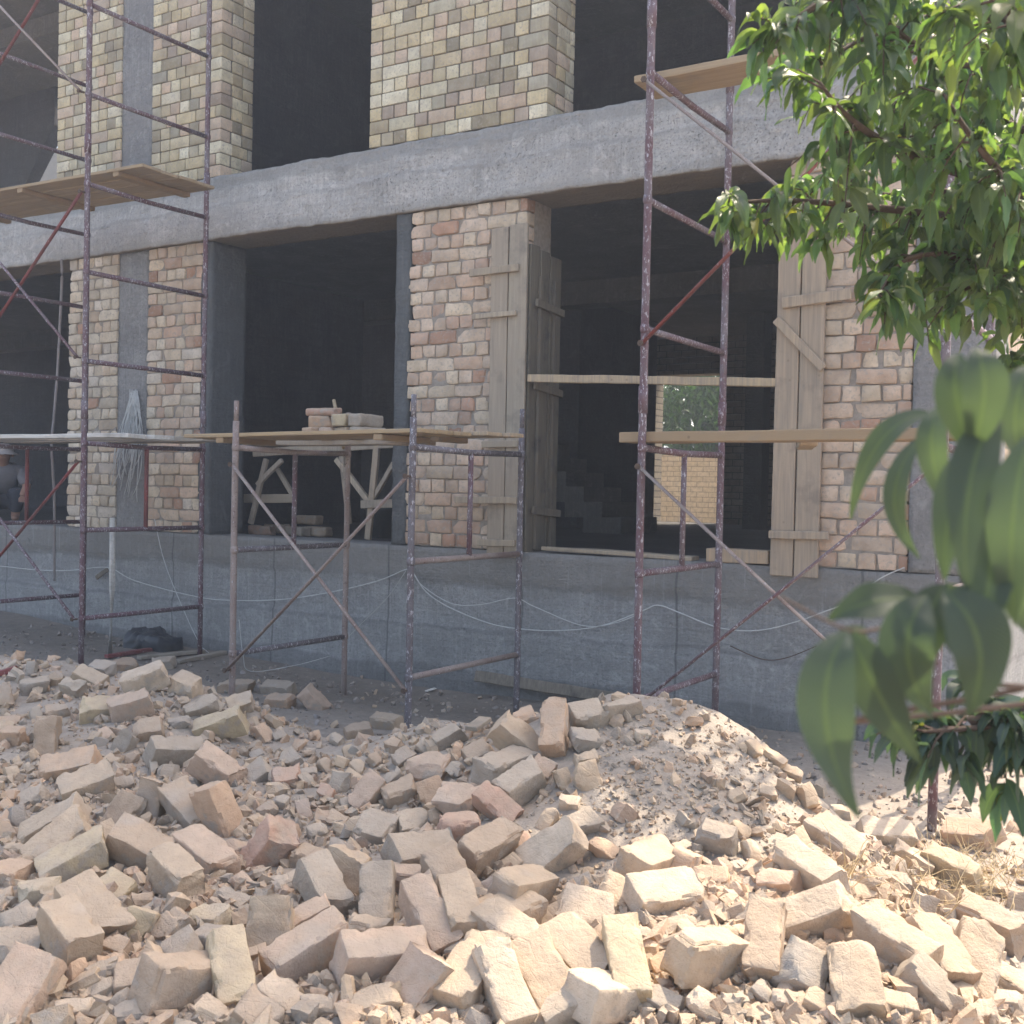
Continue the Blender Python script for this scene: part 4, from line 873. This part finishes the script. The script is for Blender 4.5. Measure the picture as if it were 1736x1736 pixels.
# ------------------------------------------------------------------ leaves
def leafgeo(base, ctrl, tip, W, face, fold=.35, seg=9, wave=.0):
    base, ctrl, tip = (np.asarray(q, float) for q in (base, ctrl, tip)); ts = np.linspace(0, 1, seg+1); V_ = []; UV = []
    ph = random.random()*6
    for t in ts:
        c = (1-t)**2*base+2*(1-t)*t*ctrl+t*t*tip; d = nrm(2*(1-t)*(ctrl-base)+2*t*(tip-ctrl)+1e-9)
        s = np.cross(d, face); s = nrm(s) if np.linalg.norm(s) > 1e-3 else nrm(np.cross(d, [1, 0, 0])); n = np.cross(s, d)
        wd_ = W*.5*(math.sin(math.pi*min(1, t**.8*.98+.015))**1.05)*(1 if t < .999 else 0)+.0007
        for k, u in ((0, -1), (1, -.5), (2, 0), (3, .5), (4, 1)):
            V_.append(c+s*wd_*u+n*(abs(u)*wd_*fold+wave*W*math.sin(ph+t*14+u*2)*abs(u))); UV.append((.5+u*.5, t))
    Fs = [(i*5+k, i*5+k+1, (i+1)*5+k+1, (i+1)*5+k) for i in range(seg) for k in range(4)]
    return V_, Fs, UV
def finish_leaves(mb, uvs, name, parent, mat=None):
    o = mb.build(name, mat or M_LEAF, smooth=True); me = o.data; ul = me.uv_layers.new(name='UVMap'); UVv = np.array(uvs, np.float32)
    li = np.empty(len(me.loops), np.int32); me.loops.foreach_get('vertex_index', li); ul.data.foreach_set('uv', UVv[li].ravel()); adopt(o, parent); return o
tree = empty('peach_tree', (1.5, -4.3, 0), 'peach tree with drooping narrow green leaves hanging in from the right', 'tree')
mb = MB(); mb.tube([(1.5, -4.3, -.05), (1.48, -4.32, .5), (1.40, -4.3, 1.0), (1.42, -4.25, 1.5)], [.11, .085, .075, .065], 12); adopt(mb.build('trunk', M_BARK, smooth=True), tree)
CROTCH = np.array([1.42, -4.25, 1.5])
def branch(pts, r0, r1, root=CROTCH):
    P = [root]+[at_d(*p) for p in pts]; P = [np.array(p) for p in P]; out = []
    for i in range(len(P)-1):
        a = P[max(i-1, 0)]; b = P[i]; c = P[i+1]; d = P[min(i+2, len(P)-1)]
        for t in np.linspace(0, 1, 9)[:-1]: out.append(.5*((2*b)+(-a+c)*t+(2*a-5*b+4*c-d)*t*t+(-a+3*b-3*c+d)*t**3))
    out.append(P[-1]); out = np.array(out); mb = MB(); mb.tube(out, list(np.linspace(r0, r1, len(out))), 7); adopt(mb.build('limb', M_BARK, smooth=True), tree); return out
def dress(line, start, dens, tw, LL, mbL, uvs, mbT, spread=1., droop=.8):
    seg = np.linalg.norm(np.diff(line, axis=0), axis=1); cum = np.concatenate([[0], np.cumsum(seg)]); tot = cum[-1]; nt_ = int(tot*(1-start)*dens)
    for k in range(nt_+1):
        s = tot*(start+(1-start)*((k+random.random()*.6)/nt_)) if k < nt_ else tot; s = min(s, tot); i = min(np.searchsorted(cum, s)-1, len(seg)-1); i = max(i, 0); p = line[i]+(line[i+1]-line[i])*((s-cum[i])/max(seg[i], 1e-6)); dl = nrm(line[i+1]-line[i])
        rv = nrm(RNG.normal(size=3)); d = nrm(dl*.7+rv*spread+np.array([0, 0, -.25])); L = tw*random.uniform(.4, 1.15)
        q = [p, p+d*L*.5, p+d*L+np.array([0, 0, -L*.30])]; mbT.tube(q, [.0028, .002, .0011], 4)
        for j in range(random.randint(7, 11)):
            t = random.random()**.7; c = (1-t)**2*q[0]+2*(1-t)*t*q[1]+t*t*q[2]; ll = LL*random.uniform(.55, 1.12)
            out = nrm(d*.5+nrm(RNG.normal(size=3))*.9+np.array([0, 0, .1])); dn = np.array([0, 0, -1.])
            ctrl = c+out*ll*.5; tip = ctrl+nrm(out*random.uniform(.0, .8)+dn*droop*random.uniform(.8, 1.9))*ll*.62
            v, f, uv = leafgeo(c, ctrl, tip, ll*random.uniform(.25, .36), nrm(RNG.normal(size=3)*.5+np.array([0, -.3, .6])), random.uniform(.1, .6), 8, .07)
            g = random.uniform(.6, 1.35); col = (g*random.uniform(.8, 1.2), g, g*random.uniform(.9, 1.25))
            if random.random() < .006: col = (2.0, 1.3, .6)
            mbL.add(v, f, col); uvs += uv
specs = [ # limb points (photo x, y, metres away), leaf-bearing start, twigs per metre, twig length, leaf length
    ([(1830, -160, 2.7), (1560, -60, 2.3), (1420, -10, 2.15), (1320, 50, 2.1)], .52, 34, .10, .095),
    ([(1860, 60, 3.0), (1620, 40, 2.8), (1480, 60, 2.6), (1390, 110, 2.5)], .45, 22, .18, .12),
    ([(1850, 170, 2.6), (1700, 130, 2.4), (1560, 80, 2.3), (1450, -10, 2.2)], .40, 24, .18, .125),
    ([(1830, 330, 2.7), (1650, 300, 2.5), (1500, 240, 2.4), (1430, 190, 2.3), (1390, 140, 2.3)], .38, 24, .17, .125),
    ([(1830, 250, 3.0), (1650, 180, 3.1), (1530, 170, 3.0), (1440, 240, 2.9)], .38, 22, .18, .12),
    ([(1840, 420, 2.8), (1620, 370, 2.7), (1460, 350, 2.6), (1330, 340, 2.55), (1235, 345, 2.5)], .40, 25, .12, .11),
    ([(1830, 520, 2.7), (1640, 440, 2.6), (1540, 440, 2.55), (1490, 500, 2.5)], .45, 24, .13, .115),
    ([(1850, 470, 3.0), (1700, 430, 2.9), (1600, 440, 2.9), (1560, 480, 2.9)], .45, 24, .15, .115),
    ([(1830, 640, 3.0), (1740, 620, 2.9), (1690, 630, 2.85)], .80, 24, .09, .10),
    ([(1830, 80, 2.0), (1740, 40, 1.9), (1650, -30, 1.9)], .5, 20, .16, .12),
    ([(1850, 380, 2.5), (1740, 330, 2.3), (1660, 250, 2.2), (1600, 160, 2.2)], .4, 24, .16, .12),
    ([(1850, 560, 2.9), (1760, 500, 2.7), (1690, 470, 2.6), (1620, 500, 2.6)], .45, 26, .13, .115),
    ([(1850, 300, 3.4), (1650, 80, 3.3), (1520, 0, 3.2), (1400, -40, 3.1)], .35, 26, .18, .12),
    ([(1850, 420, 3.3), (1640, 330, 3.3), (1500, 330, 3.2), (1400, 300, 3.2)], .40, 26, .16, .12),
]
parts_ = []
for si, (pts, st, de, tw, LL) in enumerate(specs):
    line = branch(pts, .016, .003); mbL, mbT, uvs = MB(), MB(), []; dress(line, st, de*1.75, tw*.85, LL*.74, mbL, uvs, mbT, 1.0, .9)
    finish_leaves(mbL, uvs, 'foliage', tree); adopt(mbT.build('twigs', M_BARK), tree)
# low spray of leaves at the right edge
line = branch([(1830, 1190, 1.7), (1720, 1225, 1.72), (1640, 1235, 1.7), (1570, 1240, 1.7)], .009, .0025); mbL, mbT, uvs = MB(), MB(), []; dress(line, .80, 60, .09, .085, mbL, uvs, mbT, .9, 1.1)
finish_leaves(mbL, uvs, 'foliage', tree, M_LEAFN); adopt(mbT.build('twigs', M_BARK), tree)
# unseen crown overhead, added between lens and sun to shade the close leaves
for pts, r_ in (([(1.0, -4.9, 2.3), (.5, -5.3, 2.65), (.0, -5.45, 2.7), (-.45, -5.5, 2.6)], .014), ([(.9, -4.6, 2.6), (.4, -4.9, 3.1), (-.1, -5.0, 3.15), (-.5, -4.9, 3.0)], .014), ([(1.0, -4.2, 2.8), (.4, -4.2, 3.6), (-.2, -4.1, 3.8), (-.8, -4.1, 3.6)], .016)):
    P = [CROTCH]+[np.array(q) for q in pts]; mb = MB(); mb.tube(P, [.03, .02, r_, .008, .003], 7); adopt(mb.build('limb', M_BARK, smooth=True), tree)
    mbL, mbT, uvs = MB(), MB(), []; dress(np.array(P), .4, 34, .16, .12, mbL, uvs, mbT, 1.0, .9); finish_leaves(mbL, uvs, 'foliage', tree); adopt(mbT.build('twigs', M_BARK), tree)
# close leaves hanging right in front of the lens
near = [ # base, bend, tip in photo pixels, metres away, width in metres
    (1572, 700, 1470, 715, 1442, 880, .80, .020), (1560, 742, 1470, 850, 1560, 948, .78, .018), (1625, 600, 1600, 680, 1665, 790, .62, .026), (1655, 590, 1690, 660, 1640, 780, .6, .028),
    (1590, 690, 1560, 760, 1610, 870, .72, .022), (1690, 700, 1620, 800, 1640, 1010, .62, .030), (1745, 740, 1700, 880, 1720, 1060, .60, .032), (1640, 760, 1600, 860, 1600, 985, .66, .026), (1670, 860, 1700, 970, 1640, 1110, .62, .030),
    (1436, 1070, 1350, 1190, 1455, 1385, .60, .036), (1445, 1072, 1470, 1160, 1560, 1295, .62, .032), (1600, 1000, 1700, 1080, 1640, 1215, .60, .040), (1555, 1015, 1470, 1010, 1405, 1050, .66, .026), (1570, 1010, 1500, 1100, 1580, 1215, .62, .036),
    (1600, 990, 1560, 1080, 1500, 1180, .63, .034), (1720, 1040, 1640, 1030, 1600, 990, .66, .024), (1745, 900, 1690, 960, 1745, 1080, .64, .03), (1460, 1060, 1420, 1120, 1400, 1230, .66, .028), (1600, 1020, 1660, 1110, 1700, 1160, .64, .034), (1745, 620, 1700, 700, 1735, 800, .66, .028)]
nb = [branch([(1850, 1180, .80), (1740, 1165, .68), (1660, 1150, .66), (1600, 1060, .64), (1500, 1065, .64), (1436, 1068, .63), (1325, 1012, .66)], .0022, .0007)]
mbL, uvs = MB(), []
for bx, by, cx_, cy_, tx, ty_, d, W in near:
    v, f, uv = leafgeo(at_d(bx, by, d), at_d(cx_, cy_, d-.02), at_d(tx, ty_, d+random.uniform(-.02, .03)), W*.80, nrm(-ray(bx, by)+np.array([random.uniform(-.4, .4), 0, .5])), .25, 18, .045)
    g = random.uniform(.6, .9); mbL.add(v, f, (g*1.1, g, g*1.15)); uvs += uv
finish_leaves(mbL, uvs, 'foliage', tree, M_LEAFN)

# ------------------------------------------------------------------ behind the house: yard wall and tree seen through the back opening
mb = MB(); mb.box(-16, -2, 14.0, 14.25, -.1, 2.25); yw = mb.build('yard_wall', M_YARD); tag(yw, 'tan brick yard wall seen through the far doorway', 'wall')
yt = empty('yard_tree', (-9.2, 16.2, 0), 'green tree beyond the yard wall seen through the far doorway', 'tree')
mb = MB(); mb.tube([(-9.2, 16.2, -.1), (-9.15, 16.2, 1.5), (-9.3, 16.3, 3.0)], [.14, .11, .07], 10); adopt(mb.build('trunk', M_BARK, smooth=True), yt)
mbL, uvs = MB(), []
for k in range(7500):
    c = np.array([-9.2, 16.2, 3.3])+RNG.normal(size=3)*np.array([1.4, .5, .9]); ll = random.uniform(.14, .24)
    if k % 4 == 0: c[1] = 17.2+random.random()*.4; ll = random.uniform(.35, .6)
    o_ = nrm(RNG.normal(size=3)); v, f, uv = leafgeo(c, c+o_*ll*.5, c+o_*ll*.8+np.array([0, 0, -ll*.5]), ll*.4, nrm(RNG.normal(size=3)), .3, 2)
    g = random.uniform(.35, .8); mbL.add(v, f, (g, g, g)); uvs += uv
finish_leaves(mbL, uvs, 'crown', yt, M_LEAF2)

# ------------------------------------------------------------------ haze volume added to stand in for the lens veil
VEIL_HAZE = .0065
if VEIL_HAZE:
    mb = MB(); mb.box(-470, 470, -470, 470, -1.3, 10.4); hz = mb.build('veil_haze', None); tag(hz, None, None, kind='stuff'); hz.data.materials.clear()
    hm = bpy.data.materials.new('veil_haze'); hm.use_nodes = True; ht = hm.node_tree; ht.nodes.remove(ht.nodes['Principled BSDF'])
    pv = ht.nodes.new('ShaderNodeVolumePrincipled'); pv.inputs['Color'].default_value = (.78, .86, 1.0, 1); pv.inputs['Density'].default_value = VEIL_HAZE; pv.inputs['Anisotropy'].default_value = .35
    ht.links.new(pv.outputs[0], ht.nodes['Material Output'].inputs['Volume']); hz.data.materials.append(hm)
